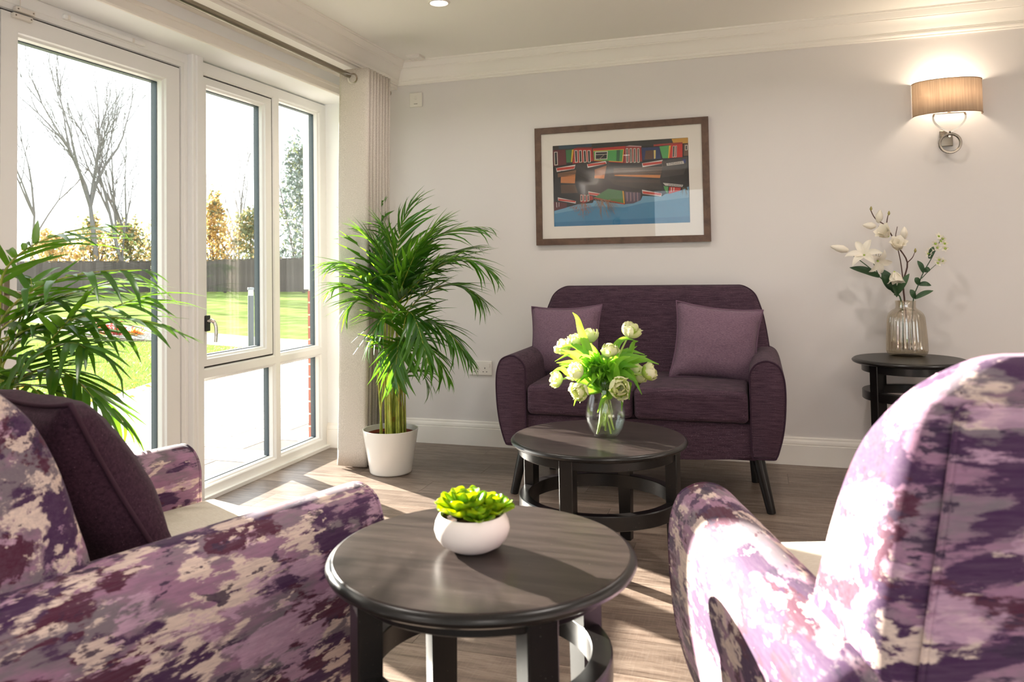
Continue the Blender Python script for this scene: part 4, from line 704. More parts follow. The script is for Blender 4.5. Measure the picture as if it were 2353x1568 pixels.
obj('front_rail', loft(bmesh.new(), R), M_SOFA, sofa, ang=40)
obj('base', B(-.52, .52, -.90, -.26, .22, .40), M_SOFA, sofa, smooth=False)
for s in (-1, 1):
    obj('leg', leg_mesh((s*.525, -.875, .25), (s*.578, -.905, .0)), M_LEGW, sofa)
    obj('leg', leg_mesh((s*.50, -.40, .25), (s*.513, -.415, .0)), M_LEGW, sofa)
def pm(c, tilt, roll, yaw=0): return Matrix.Translation(c) @ Matrix.Rotation(yaw, 4, 'Z') @ Matrix.Rotation(tilt, 4, 'X') @ Matrix.Rotation(roll, 4, 'Y')
make_pillow('scatter_cushion', 'square mauve linen cushion in the left corner of the sofa, behind the tulips', 'cushion', .395, .37, .16, M_CUSH, M_PIPE_M, pm((SX-.405, -.545, .690), -.24, -.04, -.18), 3, 'mauve cushions on the sofa')
make_pillow('scatter_cushion', 'square mauve linen cushion in the right corner of the sofa', 'cushion', .41, .375, .16, M_CUSH, M_PIPE_M, pm((SX+.348, -.565, .692), -.26, .12, .12), 8, 'mauve cushions on the sofa')

# armchairs
def armchair(label, loc, rz):
    root = thing('armchair', label, 'armchair', loc, rz, 'purple painted-print armchairs')
    zs = .958
    # local +y is forward; arms are lofted from the front (+.34) backwards
    for s in (-1, 1):
        bm = arm_mesh(s, .255, -.34, .415, zs)
        for v in bm.verts: v.co.y = -v.co.y
        a = obj('arm', bm, M_FAB_ARM, root, ang=60)
        pb = arm_piping(s, .255, -.34, zs, .0035)
        for v in pb.verts: v.co.y = -v.co.y
        obj('piping', pb, M_FAB_ARM, a)
    w = lerp_tab([(.3, .335), (.63, .335), (.77, .314), (.86, .294), (.92, .272), (.96, .245), (.98, .228)])
    fr = lerp_tab([(.3, -.216), (.61, -.218), (.70, -.238), (.78, -.258), (.86, -.292), (.91, -.335), (.95, -.372), (.98, -.39)]); y = lambda z: (fr(z)-.428)/2; t = lambda z: max(.05, fr(z)+.428)
    R1 = back_profile(.595, .975, w, t, y, .060); bk = obj('backrest', back_mesh(R1, 56), M_FAB_BACK, root, ang=60)
    z, ww, tt, yc = R1[0]; ringp = []
    ringp = [(a, yc+b, z+.006) for a, b in rrect(ww+.001, tt/2+.001, .034, 56)]
    obj('piping', loop_tube(bmesh.new(), ringp, .0045, 6), M_FAB_BACK, bk)
    for s in (-1, 1):
        z0, w0, t0, y0 = R1[-8]
        sp = bez((s*(w0*.985), y0+t0*.35, z0-.006), (s*(w0*.965), y0-t0*.10, z0-.010), (s*(w0*.87), y0-t0*.52, z0-.03), 8)
        obj('piping', tube(bmesh.new(), sp, .004, 6), M_FAB_BACK, bk)
    # rear shell under the backrest, and the outside back panel with its piped edge
    obj('rear_shell', back_mesh([(.235, .275, .17, -.325), (.25, .285, .185, -.325), (.35, .318, .19, -.33), (.50, .325, .193, -.3315), (.592, .325, .193, -.3315)], 56), M_FAB_BACK, root, ang=60)
    pw = lambda z: lerp_tab([(.24, .225), (.35, .28), (.6, .294), (.63, .290), (.77, .264), (.87, .247), (.925, .238)])(z); zz = [.255, .32, .4, .5, .6, .7, .8, .88, .918, .924]
    def py(z): return -.428
    P = [(-pw(z)+(.012 if i in (0, 9) else 0), z) for i, z in enumerate(zz)]; outl = P+[(-a, b) for a, b in P[::-1]]
    bm = loft(bmesh.new(), [[(a, py(b)+.02, b) for a, b in outl], [(a, py(b)-.006, b) for a, b in outl], [(a*.985, py(b)-.011, .578+(b-.578)*.985) for a, b in outl]])
    pn = obj('back_panel', bm, M_FAB_BACK, root, ang=50)
    obj('piping', loop_tube(bmesh.new(), [(a*1.004, py(b)-.006, b) for a, b in outl], .004, 6), M_FAB_BACK, pn)
    obj('gap_strip', tube(bmesh.new(), [(-.236, py(.912)+.001, .936), (.236, py(.912)+.001, .936)], .0065, 6), M_PIPE_P, bk)
    obj('seat_cushion', rbox(-.252, .252, -.20, .372, .375, .498, .022, 12, .010), M_SEAT, root, ang=70)
    obj('front_rail', rbox(-.30, .30, -.25, .325, .235, .38, .015, 8), M_FAB_ARM, root, ang=60)
    for s in (-1, 1):
        obj('leg', leg_mesh((s*.27, .27, .25), (s*.31, .31, 0)), M_LEGW, root); obj('leg', leg_mesh((s*.24, -.20, .25), (s*.27, -.25, 0)), M_LEGW, root)
    return root
A1 = armchair('purple painted-print armchair holding a dark cushion, beside the palm and the glass door', (1.069, -3.225, 0), radians(-18.6))
A2 = armchair('purple painted-print armchair with sunlit side, its back to the viewer, no cushion', (2.602, -3.047, 0), radians(18))
R1m = Matrix.Translation((1.069, -3.225, 0)) @ Matrix.Rotation(radians(-18.6), 4, 'Z')
make_pillow('scatter_cushion', 'plump dark aubergine cushion leaning in the armchair beside the palm', 'cushion', .42, .42, .20, M_CHEN, M_PIPE_C, R1m @ pm((-.014, -.098, .678), .50, .0, .0), 5, None, .005)

# ============================================================ tables
def round_table(label, cat, c, Rr, H, a0, top_t, ap, ringz, rap, lw, mt, name='side_table'):
    t = thing(name, label, cat, (c[0], c[1], 0), 0, 'round tables with ringed legs')
    bm = lathe(bmesh.new(), [(0, H-top_t), (Rr-.022, H-top_t), (Rr-.010, H-top_t+.002), (Rr-.003, H-top_t*.72), (Rr, H-top_t*.45), (Rr-.002, H-.007), (Rr-.007, H-.0025), (Rr-.013, H-.001), (0, H-.001)], 96)
    tt = obj('tabletop', bm, M_LEGW, t, ang=30)
    obj('veneer', lathe(bmesh.new(), [(0, H-.004), (Rr-.014, H-.004), (Rr-.0105, H-.0015), (Rr-.0125, H), (0, H)], 96), mt, tt, ang=30)
    n = 72
    def ringm(r1, r2, z0, z1):
        b = bmesh.new(); prof = [(r1, z0), (r2-.002, z0), (r2, z0+.002), (r2, z1-.003), (r2-.003, z1), (r1+.002, z1), (r1, z1-.002)]
        R = [[(rr*cos(2*pi*j/n), rr*sin(2*pi*j/n), z) for rr, z in prof] for j in range(n)]
        VV = [[b.verts.new(p) for p in q] for q in R]; m = len(prof)
        for j in range(n):
            for k in range(m): b.faces.new((VV[j][k], VV[j][(k+1) % m], VV[(j+1) % n][(k+1) % m], VV[(j+1) % n][k]))
        return b
    obj('apron', ringm(rap-.022, rap, ap, H-top_t), M_LEGW, t, ang=35)
    obj('stretcher_ring', ringm(rap-.036, rap, ringz[0], ringz[1]), M_LEGW, t, ang=35)
    for k in range(4):
        a = radians(a0+90*k); b = bmesh.new()
        R = []
        for z, sh in ((0, .82), (.004, .86), (ringz[0], .98), (H-top_t, 1.0)):
            wv = lw*sh/2; ri = rap-.036*sh; ro = rap+.004
            R.append([(ri, -wv, z), (ro-.003, -wv, z), (ro, -wv+.003, z), (ro, wv-.003, z), (ro-.003, wv, z), (ri, wv, z)])
        loft(b, R); o = obj('leg', b, M_LEGW, t, ang=30); o.rotation_euler.z = a
    return t
round_table('round dark wood side table in the foreground, with the potted succulent on it', 'table', (1.844, -3.246), .261, .605, -47, .024, .556, (.402, .445), .218, .052, M_TOP)
round_table('low round coffee table before the sofa, with the tulip vase on it', 'table', (1.735, -1.652), .320, .455, -101, .024, .400, (.205, .255), .292, .050, M_TOP, 'coffee_table')
round_table('black round side table by the wall, under the lamp, with the ribbed vase on it', 'table', (2.986, -.280), .2535, .606, -145, .024, .545, (.412, .455), .210, .050, M_TOPB)

# ============================================================ curtain and pole
PX, PZ = .206, 2.138
pole = thing('curtain_pole', 'bronze metal curtain pole over the window', 'curtain pole', (PX, -.3, PZ))
obj('rod', tube(bmesh.new(), [(0, .08, 0), (0, -3.6, 0)], .0145, 16), M_STEEL, pole)
bf = bmesh.new(); tube(bf, [(0, .08, 0), (0, .095, 0)], .019, 16); obj('finial', bf, M_STEEL, pole)
for yb in (-1.86, -3.4):
    bb = bmesh.new(); tube(bb, [(-PX, yb, .012), (-.0, yb, .012)], .007, 10); tube(bb, [(-PX, yb, .012), (-PX+.006, yb, .012)], .022, 16); tube(bb, [(0, yb-.008, 0), (0, yb+.008, 0)], .02, 16); obj('bracket', bb, M_STEEL, pole)
path = [(-.086, -.685), (-.05, -.690), (0, -.692), (.05, -.691), (.079, -.688), (.086, -.680), (.082, -.672)]
yk = -.668
for k in range(7):
    path += [(.03, yk+.004), (-.05, yk+.008), (-.08, yk+.012), (-.084, yk+.018), (-.078, yk+.023), (-.03, yk+.026), (.05, yk+.026), (.078, yk+.027), (.086, yk+.032), (.080, yk+.038)]; yk += .037
P3 = spline([(a, b, 0) for a, b in path], 2); vv = []; nz = 26
for i in range(nz+1):
    q = i/nz; z = 2.172-q*(2.172-.012)
    for k, p in enumerate(P3):
        dx = -.038*q-.004*sin(q*7); wob = .006*q*noise.noise(V((k*.35, q*3, 1)))
        tw = .012*noise.noise(V((k*.05, q*2.2, 5)))*min(1, q*3)
        vv.append((.232+p.x*(1+.02*sin(q*5))+dx+wob, p.y+tw, z))
m = len(P3); ff = [(i*m+k, i*m+k+1, (i+1)*m+k+1, (i+1)*m+k) for i in range(nz) for k in range(m-1)]
cur = thing('curtain', 'oatmeal eyelet curtain gathered beside the window, hanging to the floor', 'curtain', (0, 0, 0))
cf = obj('fabric', (vv, ff), M_CURT, cur, ang=70); sm = cf.modifiers.new('s', 'SOLIDIFY'); sm.thickness = .0025
for yy in (-.6925,):
    rg_ = bmesh.new(); lathe(rg_, [(.021, -.002), (.031, -.0035), (.031, .0035), (.021, .002), (.021, -.002)], 28); 
    for v in rg_.verts: v.co = V((v.co.x, v.co.z, v.co.y))
    e = obj('eyelet', rg_, M_CHROME, cur); e.location = (.228, yy-.001, 2.118)

# ============================================================ wall fittings
def wallplate(name, label, cat, x, z, w, h, d=.010):
    t = thing(name, label, cat, (x, 0, z)); obj('plate', rbox(-w/2, w/2, -d, .0, -h/2, h/2, .004, 8), M_WPLA, t); return t
sk = wallplate('wall_socket', 'white double plug socket low on the back wall beside the sofa', 'socket', .701, .466, .146, .086)
for s in (-1, 1):
    obj('rocker', rbox(s*.055-.006, s*.055+.006, -.0135, -.008, .004, .028, .0018, 8), M_WPLA, sk)
    for hx, hz, hw, hh in ((0, .0, .0042, .0085), (-.011, -.0215, .0065, .0042), (.011, -.0215, .0065, .0042)):
        obj('pin_hole', B(s*.0285+hx-hw/2, s*.0285+hx+hw/2, -.0107, -.009, hz-hh/2, hz+hh/2), M_DARK, sk, smooth=False)
    sc = bmesh.new(); tube(sc, [(s*.0605, -.0104, -.008), (s*.0605, -.0095, -.008)], .0035, 10); obj('screw_cap', sc, M_WPLA, sk)
sw = wallplate('wall_switch', 'square white switch plate high on the back wall beside the curtain', 'switch', .297, 2.129, .086, .09)
obj('rocker', rbox(-.007, .007, -.0135, -.008, .002, .028, .002, 8), M_WPLA, sw); obj('slot', B(-.012, .012, -.0106, -.009, -.027, -.0245), M_DARK, sw, smooth=False)
cs = thing('ceiling_sensor', 'small flat white sensor box on the ceiling in the corner', 'sensor', (.368, -.165, CEIL))
obj('case', loft(bmesh.new(), [[(-.045, -.045, 0), (.045, -.045, 0), (.045, .045, 0), (-.045, .045, 0)], [(-.043, -.043, -.012), (.043, -.043, -.012), (.043, .043, -.012), (-.043, .043, -.012)], [(-.034, -.034, -.019), (.034, -.034, -.019), (.034, .034, -.019), (-.034, .034, -.019)]]), M_WPLA, cs, ang=20)
obj('lens', lathe(bmesh.new(), [(0, -.023), (.008, -.0215), (.011, -.018)], 16), M_WPLA, cs)
M_EMIT = NT('downlight_lens'); _e = M_EMIT.a('Emission', Color=(1, .93, .84, 1), Strength=9.0); M_EMIT.t.links.new(_e.outputs[0], M_EMIT.out.inputs[0]); M_EMIT = M_EMIT.m
for i, (x, y) in enumerate(DOWNLIGHTS):
    lb = 'lit round recessed downlight in the ceiling, nearest the window corner' if i == 0 else 'round fill downlight added outside the view, %s row from the back wall, %s' % (('first', 'second', 'third')[i//3], ('by the windows', 'mid room', 'by the right-hand wall')[i % 3])
    t = thing('downlight', lb, 'downlight', (x, y, CEIL), 0, 'recessed ceiling downlights')
    obj('bezel', lathe(bmesh.new(), [(.041, -.002), (.044, -.006), (.051, -.005), (.054, 0)], 40), M_WPLA, t); obj('lens', lathe(bmesh.new(), [(0, -.0035), (.041, -.003)], 32), M_EMIT, t)

# wall lamp
M_CHROME_DARK = plain('darkened_chrome', (128, 122, 114), .08, .5, Metallic=1.0)  # chrome with its colour darkened to stand in for dark reflections
LX = 3.240
lamp = thing('wall_lamp', 'wall lamp with half-oval beige shade and chrome ring on the back wall', 'lamp', (LX, 0, 0))
t = NT('linen_shade'); n = t.noise(t.coords('Object', (260, 260, 5)), 1.0, 3, .6); c = t.ramp(n, [(.35, lin((190, 172, 154))), (.65, lin((216, 202, 184)))])
pb = t.n.new('ShaderNodeBsdfDiffuse'); t.inp(pb, 'Color', c); tl = t.n.new('ShaderNodeBsdfTranslucent'); t.inp(tl, 'Color', c)
mx = t.n.new('ShaderNodeMixShader'); mx.inputs[0].default_value = .5; t.t.links.new(pb.outputs[0], mx.inputs[1]); t.t.links.new(tl.outputs[0], mx.inputs[2]); t.t.links.new(mx.outputs[0], t.out.inputs[0])
M_SHADE = t.m
vv, ff = [], []; N = 48
for i in range(N+1):
    a = pi*i/N; x = -.157*cos(a); y = -.012-.115*sin(a)**.9
    vv += [(x, y, 1.812), (x, y, 1.981)]
vv = [(-.157, -.001, 1.812), (-.157, -.001, 1.981)]+vv+[(.157, -.001, 1.812), (.157, -.001, 1.981)]
ff = [(2*i, 2*i+2, 2*i+3, 2*i+1) for i in range(len(vv)//2-1)]
so_ = obj('shade', (vv, ff), M_SHADE, lamp, ang=60); sm = so_.modifiers.new('s', 'SOLIDIFY'); sm.thickness = .0015
for zz in (1.812, 1.981):
    obj('shade_rim', tube(bmesh.new(), [(v[0]*1.004, v[1]*1.01, zz) for v in vv[::2]], .0016, 5), plain('shade_binding', (150, 122, 96), .8), so_)
for s in (-1, 1):
    ps = bez((s*.068, -.055, 1.815), (s*.062, -.055, 1.765), (s*-.004, -.055, 1.716), 14); b = bmesh.new()
    R = []
    for i, p in enumerate(ps):
        tn = (ps[min(i+1, 14)]-ps[max(i-1, 0)]).normalized(); nn = V((tn.z, 0, -tn.x))*.0045
        R.append([p+nn+V((0, .004, 0)), p+nn-V((0, .004, 0)), p-nn-V((0, .004, 0)), p-nn+V((0, .004, 0))])
    loft(b, R); obj('arm', b, M_CHROME, lamp, ang=30)
obj('backplate', rbox(-.036, .022, -.014, 0, 1.655, 1.735, .003, 8), M_STEEL, lamp)
b = bmesh.new(); tube(b, [(-.005, -.012, 1.712), (-.002, -.05, 1.714)], .007, 10); tube(b, [(.0, -.01, 1.700), (.0, -.05, 1.70)], .006, 10); obj('stub', b, M_CHROME, lamp)
b = bmesh.new(); rp = [(.041, -.006), (.043, -.008), (.051, -.008), (.053, -.006), (.053, .006), (.051, .008), (.043, .008), (.041, .006), (.041, -.006)]
lathe(b, rp, 48)
for v in b.verts: v.co = V((v.co.x, v.co.z-.055, v.co.y+1.664))
obj('ring', b, M_CHROME_DARK, lamp, ang=30)
bulbm = NT('bulb_glow'); _e = bulbm.a('Emission', Color=(1, .85, .68, 1), Strength=40.0); bulbm.t.links.new(_e.outputs[0], bulbm.out.inputs[0])
b = bmesh.new(); lathe(b, [(0, 1.862), (.016, 1.868), (.021, 1.885), (.016, 1.905), (.009, 1.918), (0, 1.92)], 16, (0, -.055, 0)); obj('bulb', b, bulbm.m, lamp)
b = bmesh.new(); tube(b, [(-.068, -.055, 1.817), (.068, -.055, 1.817)], .004, 8); tube(b, [(0, -.055, 1.815), (0, -.055, 1.866)], .008, 10); obj('lamp_holder', b, M_WPLA, lamp)
pl = bpy.data.lights.new('wall_lamp_light', 'POINT'); pl.energy = 4.5; pl.color = (1, .84, .66); pl.shadow_soft_size = .03
po = bpy.data.objects.new('wall_lamp_light', pl); COL.objects.link(po); po.location = (LX, -.055, 1.945)
# unseen copies of the wall lamp, added to brighten the ceiling and room
for k, (x, y, rz, lb) in enumerate(((RX, -1.9, -pi/2, 'added fill lamp on the right-hand wall, nearer the corner, outside the view'), (RX, -4.6, -pi/2, 'added fill lamp on the right-hand wall, nearer the added window behind, outside the view'), (.45, RY, pi, 'added fill lamp beside the added window behind the viewer, near the curtains'), (4.6, RY, pi, 'added fill lamp beside the added window behind the viewer, far side'))):
    c = lamp.copy(); COL.objects.link(c); c.location = (x, y, 0); c.rotation_euler = (0, 0, rz); c['label'] = lb; c['group'] = 'half-oval wall lamps'
    for ch in lamp.children:
        d = ch.copy(); COL.objects.link(d); d.parent = c
        for g in ch.children:
            e = g.copy(); COL.objects.link(e); e.parent = d
    p2 = bpy.data.lights.new('wall_lamp_light', 'POINT'); p2.energy = 36; p2.color = (1, .91, .84); p2.shadow_soft_size = .03
    q = bpy.data.objects.new('wall_lamp_light', p2); COL.objects.link(q); q.location = V((x, y, 0))+Matrix.Rotation(rz, 3, 'Z') @ V((0, -.055, 1.95))
lamp['group'] = 'half-oval wall lamps'

# picture
pic = thing('framed_picture', 'brown wooden framed photograph of moored canal boats on the back wall', 'picture', (1.5669, 0, 1.545))
def fr_piece(a):   # mitred frame
    o, i = (.4985, .347), (.461, .3095); pts = {'top': ((-o[0], o[1]), (o[0], o[1]), (i[0], i[1]), (-i[0], i[1])), 'bot': ((-o[0], -o[1]), (o[0], -o[1]), (i[0], -i[1]), (-i[0], -i[1])), 'l': ((-o[0], -o[1]), (-o[0], o[1]), (-i[0], i[1]), (-i[0], -i[1])), 'r': ((o[0], -o[1]), (o[0], o[1]), (i[0], i[1]), (i[0], -i[1]))}[a]
    return loft(bmesh.new(), [[(x, -.002, z) for x, z in pts], [(x, -.026, z) for x, z in pts]])
for a in ('top', 'bot', 'l', 'r'): obj('frame_rail', fr_piece(a), M_FRAME, pic, smooth=False)
ix, iz = .461, .3095; ox0, ox1, oz0, oz1 = 1.1752-1.5669, 1.9548-1.5669, 1.3068-1.545, 1.783-1.545
bm = bmesh.new()
for q in (((-ix, -iz), (ix, -iz), (ox1, oz0), (ox0, oz0)), ((ix, -iz), (ix, iz), (ox1, oz1), (ox1, oz0)), ((ix, iz), (-ix, iz), (ox0, oz1), (ox1, oz1)), ((-ix, iz), (-ix, -iz), (ox0, oz0), (ox0, oz1))):
    bm.faces.new([bm.verts.new((x, -.0174, z)) for x, z in q])
obj('mount', bm, M_MAT, pic, smooth=False)
t = NT('printed_photo'); at = t.n.new('ShaderNodeVertexColor'); at.layer_name = 'ink'; nz_ = t.noise(t.coords('Object', (30, 30, 120)), 1, 4); cc = t.mix(t.math('MULTIPLY', nz_, .10), at.outputs[0], (0.01, .008, .006, 1)); M_PRINT = t.bsdf(cc, .5, .2)
vv, ff, cols = [], [], []
for k, (c, P) in enumerate(PRINT):
    b = len(vv); vv += [(min(max(x*1e-4, ox0), ox1), -.0126-k*.000024, min(max(z*1e-4, oz0), oz1)) for x, z in P]; ff.append(tuple(range(b, b+len(P)))); cols.append(lin(c))
me = bpy.data.meshes.new('print'); me.from_pydata(vv, [], ff); at = me.color_attributes.new('ink', 'FLOAT_COLOR', 'CORNER')
for p, c in zip(me.polygons, cols):
    for li in p.loop_indices: at.data[li].color = c
me.materials.append(M_PRINT); pr_ = lk(bpy.data.objects.new('print', me), pic)
obj('print_backing', B(ox0-.004, ox1+.004, -.0124, -.009, oz0-.004, oz1+.004), M_MAT, pic, smooth=False)
def text(s, size, mat, parent, loc, rot, name, flip=1):
    cu = bpy.data.curves.new(name, 'FONT'); cu.body = s; cu.size = size; cu.align_x = 'LEFT'; cu.resolution_u = 2
    o = bpy.data.objects.new(name, cu); COL.objects.link(o); dg = bpy.context.evaluated_depsgraph_get(); me = bpy.data.meshes.new_from_object(o.evaluated_get(dg)); bpy.data.objects.remove(o)
    me.materials.append(mat); o = lk(bpy.data.objects.new(name, me), parent); o.matrix_local = Matrix.Translation(loc) @ Matrix.Rotation(rot, 4, 'Y') @ Matrix.Rotation(pi/2, 4, 'X') @ Matrix.Diagonal((1, flip, 1, 1)); return o
INK = plain('boat_lettering', (52, 44, 46), .6)
text('SUNDANCE', .0155, INK, pr_, (TXT[0][0]*1e-4+.003, -.0172, TXT[0][1]*1e-4+.001), -.045, 'boat_name')
text('SUNDANCE', .0145, INK, pr_, (TXT[2][0]*1e-4+.012, -.0172, TXT[2][1]*1e-4-.004), .10, 'boat_name_reflection', -1)
obj('glass', B(-.461, .461, -.0198, -.0186, -.3095, .3095), M_PICG, pic, smooth=False)
# ============================================================ plants
def leaf_strip(L, w, droop, fold=.25, n=5, tipw=.08, shape=.35):
    """unit leaf along +X, drooping to -Z, folded along its midrib; returns verts, faces"""
    vv, ff = [], []; x = z = 0; ang = 0
    for i in range(n+1):
        q = i/n; ww = w*max(tipw if i == n else .12, (sin(pi*min(1, (q*.93+.07)**shape if shape != 1 else q*.93+.07)))**.7)
        vv += [(x, -ww/2, z+fold*ww*.5), (x, 0, z), (x, ww/2, z+fold*ww*.5)]
        ang = -droop*(q+1/n)**1.3; x += L/n*cos(ang); z += L/n*sin(ang)
    for i in range(n):
        a = 3*i; ff += [(a, a+1, a+4, a+3), (a+1, a+2, a+5, a+4)]
    return vv, ff
def raw_mesh(name, d, m):
    me = bpy.data.meshes.new(name); me.from_pydata(d[0], [], d[1]); me.update(); me.shade_smooth(); me.materials.append(m); return me
LEAFLET = [raw_mesh('leaflet', leaf_strip(1, .085, dr, .35, 4, .05, .55), M_PALM) for dr in (.15, .5, .95, 1.35)]
def frame_m(p, d, nrm, sx, sw):
    d = d.normalized(); y = nrm.cross(d); y = y.normalized() if y.length > 1e-4 else d.orthogonal().normalized(); z = d.cross(y)
    M3 = Matrix((d*sx, y*sw, z*sx)).transposed().to_4x4(); M3.translation = p; return M3
def palm(label, loc, fronds, npairs, Lmax, seed, single, potted, canes, cane_top, rad0, wscale=1.0):
    rr = random.Random(seed); L0 = V(loc); root = thing('potted_palm', label, 'plant', loc, 0, 'areca palms in the room'); made = 0; mv, mf = [], []
    if potted: potted(root)
    cb = None
    for k in range(canes):
        a = rr.uniform(0, 6.28); q = rad0*sqrt(rr.random()); b = bmesh.new(); h = cane_top*rr.uniform(.75, 1.1); e = V((q*cos(a)*1.35+rr.gauss(0, .025), q*sin(a)*1.7+rr.gauss(0, .025), h))
        s0 = V((q*cos(a), q*sin(a), .185)); tube(b, [s0, s0.lerp(e, .5)+V((rr.gauss(0, .006), rr.gauss(0, .006), 0)), e], [rr.uniform(.006, .0095), .006, .0035], 6); obj('cane', b, M_CANE, root)
    order = sorted(range(len(fronds)), key=lambda i: fronds[i][2][1])
    for i in order:
        s, m, t = [V(p)-L0 for p in fronds[i]]; pts = bez(s, m, t, 14); flen = sum((b-a).length for a, b in zip(pts, pts[1:]))
        b = bmesh.new(); base = V((max(-.07, min(.07, s.x*.8+rr.gauss(0, .03))), max(-.07, min(.07, s.y*.5+rr.gauss(0, .035))), .19))
        tube(b, bez(base, base.lerp(s, .5)+V((base.x-s.x, base.y-s.y, 0))*.25, s, 4)[:-1]+pts, [.005, .0048, .0045, .0042]+[.004-.0032*j/14 for j in range(15)], 5); fr = obj('frond', b, M_CANE, root)
        n = max(7, int(npairs*min(1, flen/.45)))
        for j in range(n):
            q = .06+.94*j/(n-1); x = q*14; i0 = min(13, int(x)); p = pts[i0].lerp(pts[i0+1], x-i0); tg = (pts[i0+1]-pts[i0]).normalized()
            up = V((0, 0, 1))-tg*tg.z; up = up.normalized() if up.length > .1 else V((1, 0, 0)); sd = tg.cross(up).normalized()
            for side in (-1, 1):
                an = radians(54-34*q+rr.gauss(0, 5)); lift = .25*(1-q)+rr.gauss(0, .1)
                d = (sd*side*sin(an)+tg*cos(an)+up*lift*.8).normalized(); d = (d+V((0, 0, -.22))*rr.uniform(.3, 1.2)).normalized()
                ln = Lmax*min(1, .55+flen)*(.45+.75*sin(pi*(.18+.72*q)))*rr.uniform(.85, 1.1)*(.62 if q > .93 else 1); me = LEAFLET[min(3, max(0, int(rr.gauss(1.3, .8))))]
                mt = frame_m(p, d, up, ln, .021/.085*rr.uniform(.75, 1.1)*min(1, ln/.2+.3)*wscale)
                if made < single: inst('leaflet', me, fr, mt); made += 1
                else:
                    bq = len(mv); mv += [mt @ v.co for v in me.vertices]; mf += [tuple(z+bq for z in pl_.vertices) for pl_ in me.polygons]
    if mf: tag(obj('leaflets', (mv, mf), M_PALM, root, ang=80), kind='stuff')
    return root
def white_pot(root):
    obj('pot', lathe(bmesh.new(), [(0, 0), (.100, 0), (.108, .004), (.111, .012), (.146, .225), (.1465, .229), (.144, .2305), (.140, .229), (.132, .17), (0, .165)], 72), M_POT, root, ang=50)
    obj('liner', lathe(bmesh.new(), [(.122, .166), (.128, .205), (.125, .206), (.118, .17)], 48), M_INNER, root)
    s = lathe(bmesh.new(), [(.122, .190), (.09, .194), (.04, .197), (0, .198)], 40)
    for v in s.verts: v.co.z += .006*noise.noise(v.co*50)
    obj('soil', s, M_SOIL, root)
palm('tall areca palm in a white pot in the corner before the curtain', (.435, -.70, 0), PALM1, 22, .215, 4, 300, white_pot, 13, .62, .075)
def dark_pot(root):
    obj('pot', lathe(bmesh.new(), [(0, 0), (.105, 0), (.11, .01), (.15, .25), (.153, .255), (.147, .256), (.14, .21), (0, .2)], 56), M_POT, root, ang=50)
    obj('soil', lathe(bmesh.new(), [(.144, .215), (.05, .22), (0, .221)], 32), M_SOIL, root)
palm('areca palm behind the armchair, its fronds spreading across the glass door', (.345, -2.93, 0), PALM2, 12, .20, 9, 300, dark_pot, 12, .75, .04, 1.0)

# tulips in the clear vase
VC = V((1.762, -1.648, .455))
vz = thing('glass_vase', 'clear round-bellied glass vase of tulips on the coffee table', 'vase', VC)
vp = [(.036, .004), (.058, .03), (.069, .062), (.0705, .085), (.066, .115), (.058, .145), (.052, .170), (.0515, .19), (.056, .208)]
obj('glass', lathe(bmesh.new(), [(0, 0), (.040, 0), (.044, .004)]+[(a+.003, z) for a, z in vp[1:]]+[(.0575, .2095)]+[(a, z) for a, z in vp[::-1]]+[(.0, .008)], 56), M_GLASS, vz, ang=60)
obj('water', lathe(bmesh.new(), [(0, .010), (.034, .010), (.056, .03), (.0672, .062), (.0688, .085), (.0645, .112), (0, .112)], 48), M_WATER, vz, ang=50)
def petal_mesh(name, mat, H, Wd, curl, ruf, seed):
    rr = random.Random(seed); vv, ff = [], []; nu, nv = 7, 6
    for i in range(nu+1):
        q = i/nu; rad = .005+H*.44*sin(pi*min(1, q*.90+.02))**.7+curl*q**4; z = H*q*(1-.12*q)
        ww = Wd*sin(pi*(.10+.80*q))**.6
        for j in range(nv+1):
            s = -1+2*j/nv; a = s*ww/max(.010, rad); a = max(-1.2, min(1.2, a)); k = ruf*abs(s)**1.5*q*noise.noise(V((q*7+seed, s*3.2, seed)))
            rr2 = rad+k; vv.append((rr2*cos(a), rr2*sin(a), z*(1-.10*s*s*q)+k*.6))
    for i in range(nu):
        for j in range(nv): a = i*(nv+1)+j; ff.append((a, a+1, a+nv+2, a+nv+1))
    return raw_mesh(name, (vv, ff), mat)
PETW = [petal_mesh('petal', M_TULP, .050, .019, .006+.004*(k % 3), .018, k*3.1) for k in range(3)]; PETG = [petal_mesh('petal', M_TULG, .044, .018, .004+.006*k, .014, 5+k*2.3) for k in range(2)]
def ribbon(pts, w, mat, name, parent, fold=.35, nrm=None, shape=.6):
    pts = [V(p) for p in pts]; k = len(pts); vv, ff = [], []; 
    for i, p in enumerate(pts):
        t = (pts[min(i+1, k-1)]-pts[max(i-1, 0)]).normalized(); n = nrm or V((0, -.75, .65)); s = t.cross(n); s = s.normalized() if s.length > .05 else t.orthogonal().normalized(); nn = s.cross(t)
        q = i/(k-1); ww = w*max(.03, sin(pi*(.12+.88*q)**shape if shape < 1 else pi*(.1+.9*q)))**.8/2
        vv += [p-s*ww+nn*ww*fold, p-s*ww*.5+nn*ww*fold*.3, p, p+s*ww*.5+nn*ww*fold*.3, p+s*ww+nn*ww*fold]
    for i in range(k-1):
        for j in range(4): a = 5*i+j; ff.append((a, a+1, a+6, a+5))
    return obj(name, (vv, ff), mat, parent, ang=80)
TLAB = ['standing highest, at the upper right of the bunch', 'greenish one at the top, facing back towards the left cushion', 'pale one at the upper left of the bunch', 'upright in the middle of the bunch, above the vase mouth', 'large open one on the left side of the bunch', 'lowest and farthest out on the left, over the seat', 'hanging at the left of the vase mouth', 'hanging over the right of the vase rim, in front', 'farthest out on the right of the bunch', 'second from the right end of the bunch', 'small one at right behind the broad leaves', 'half hidden by leaves at the far upper left']
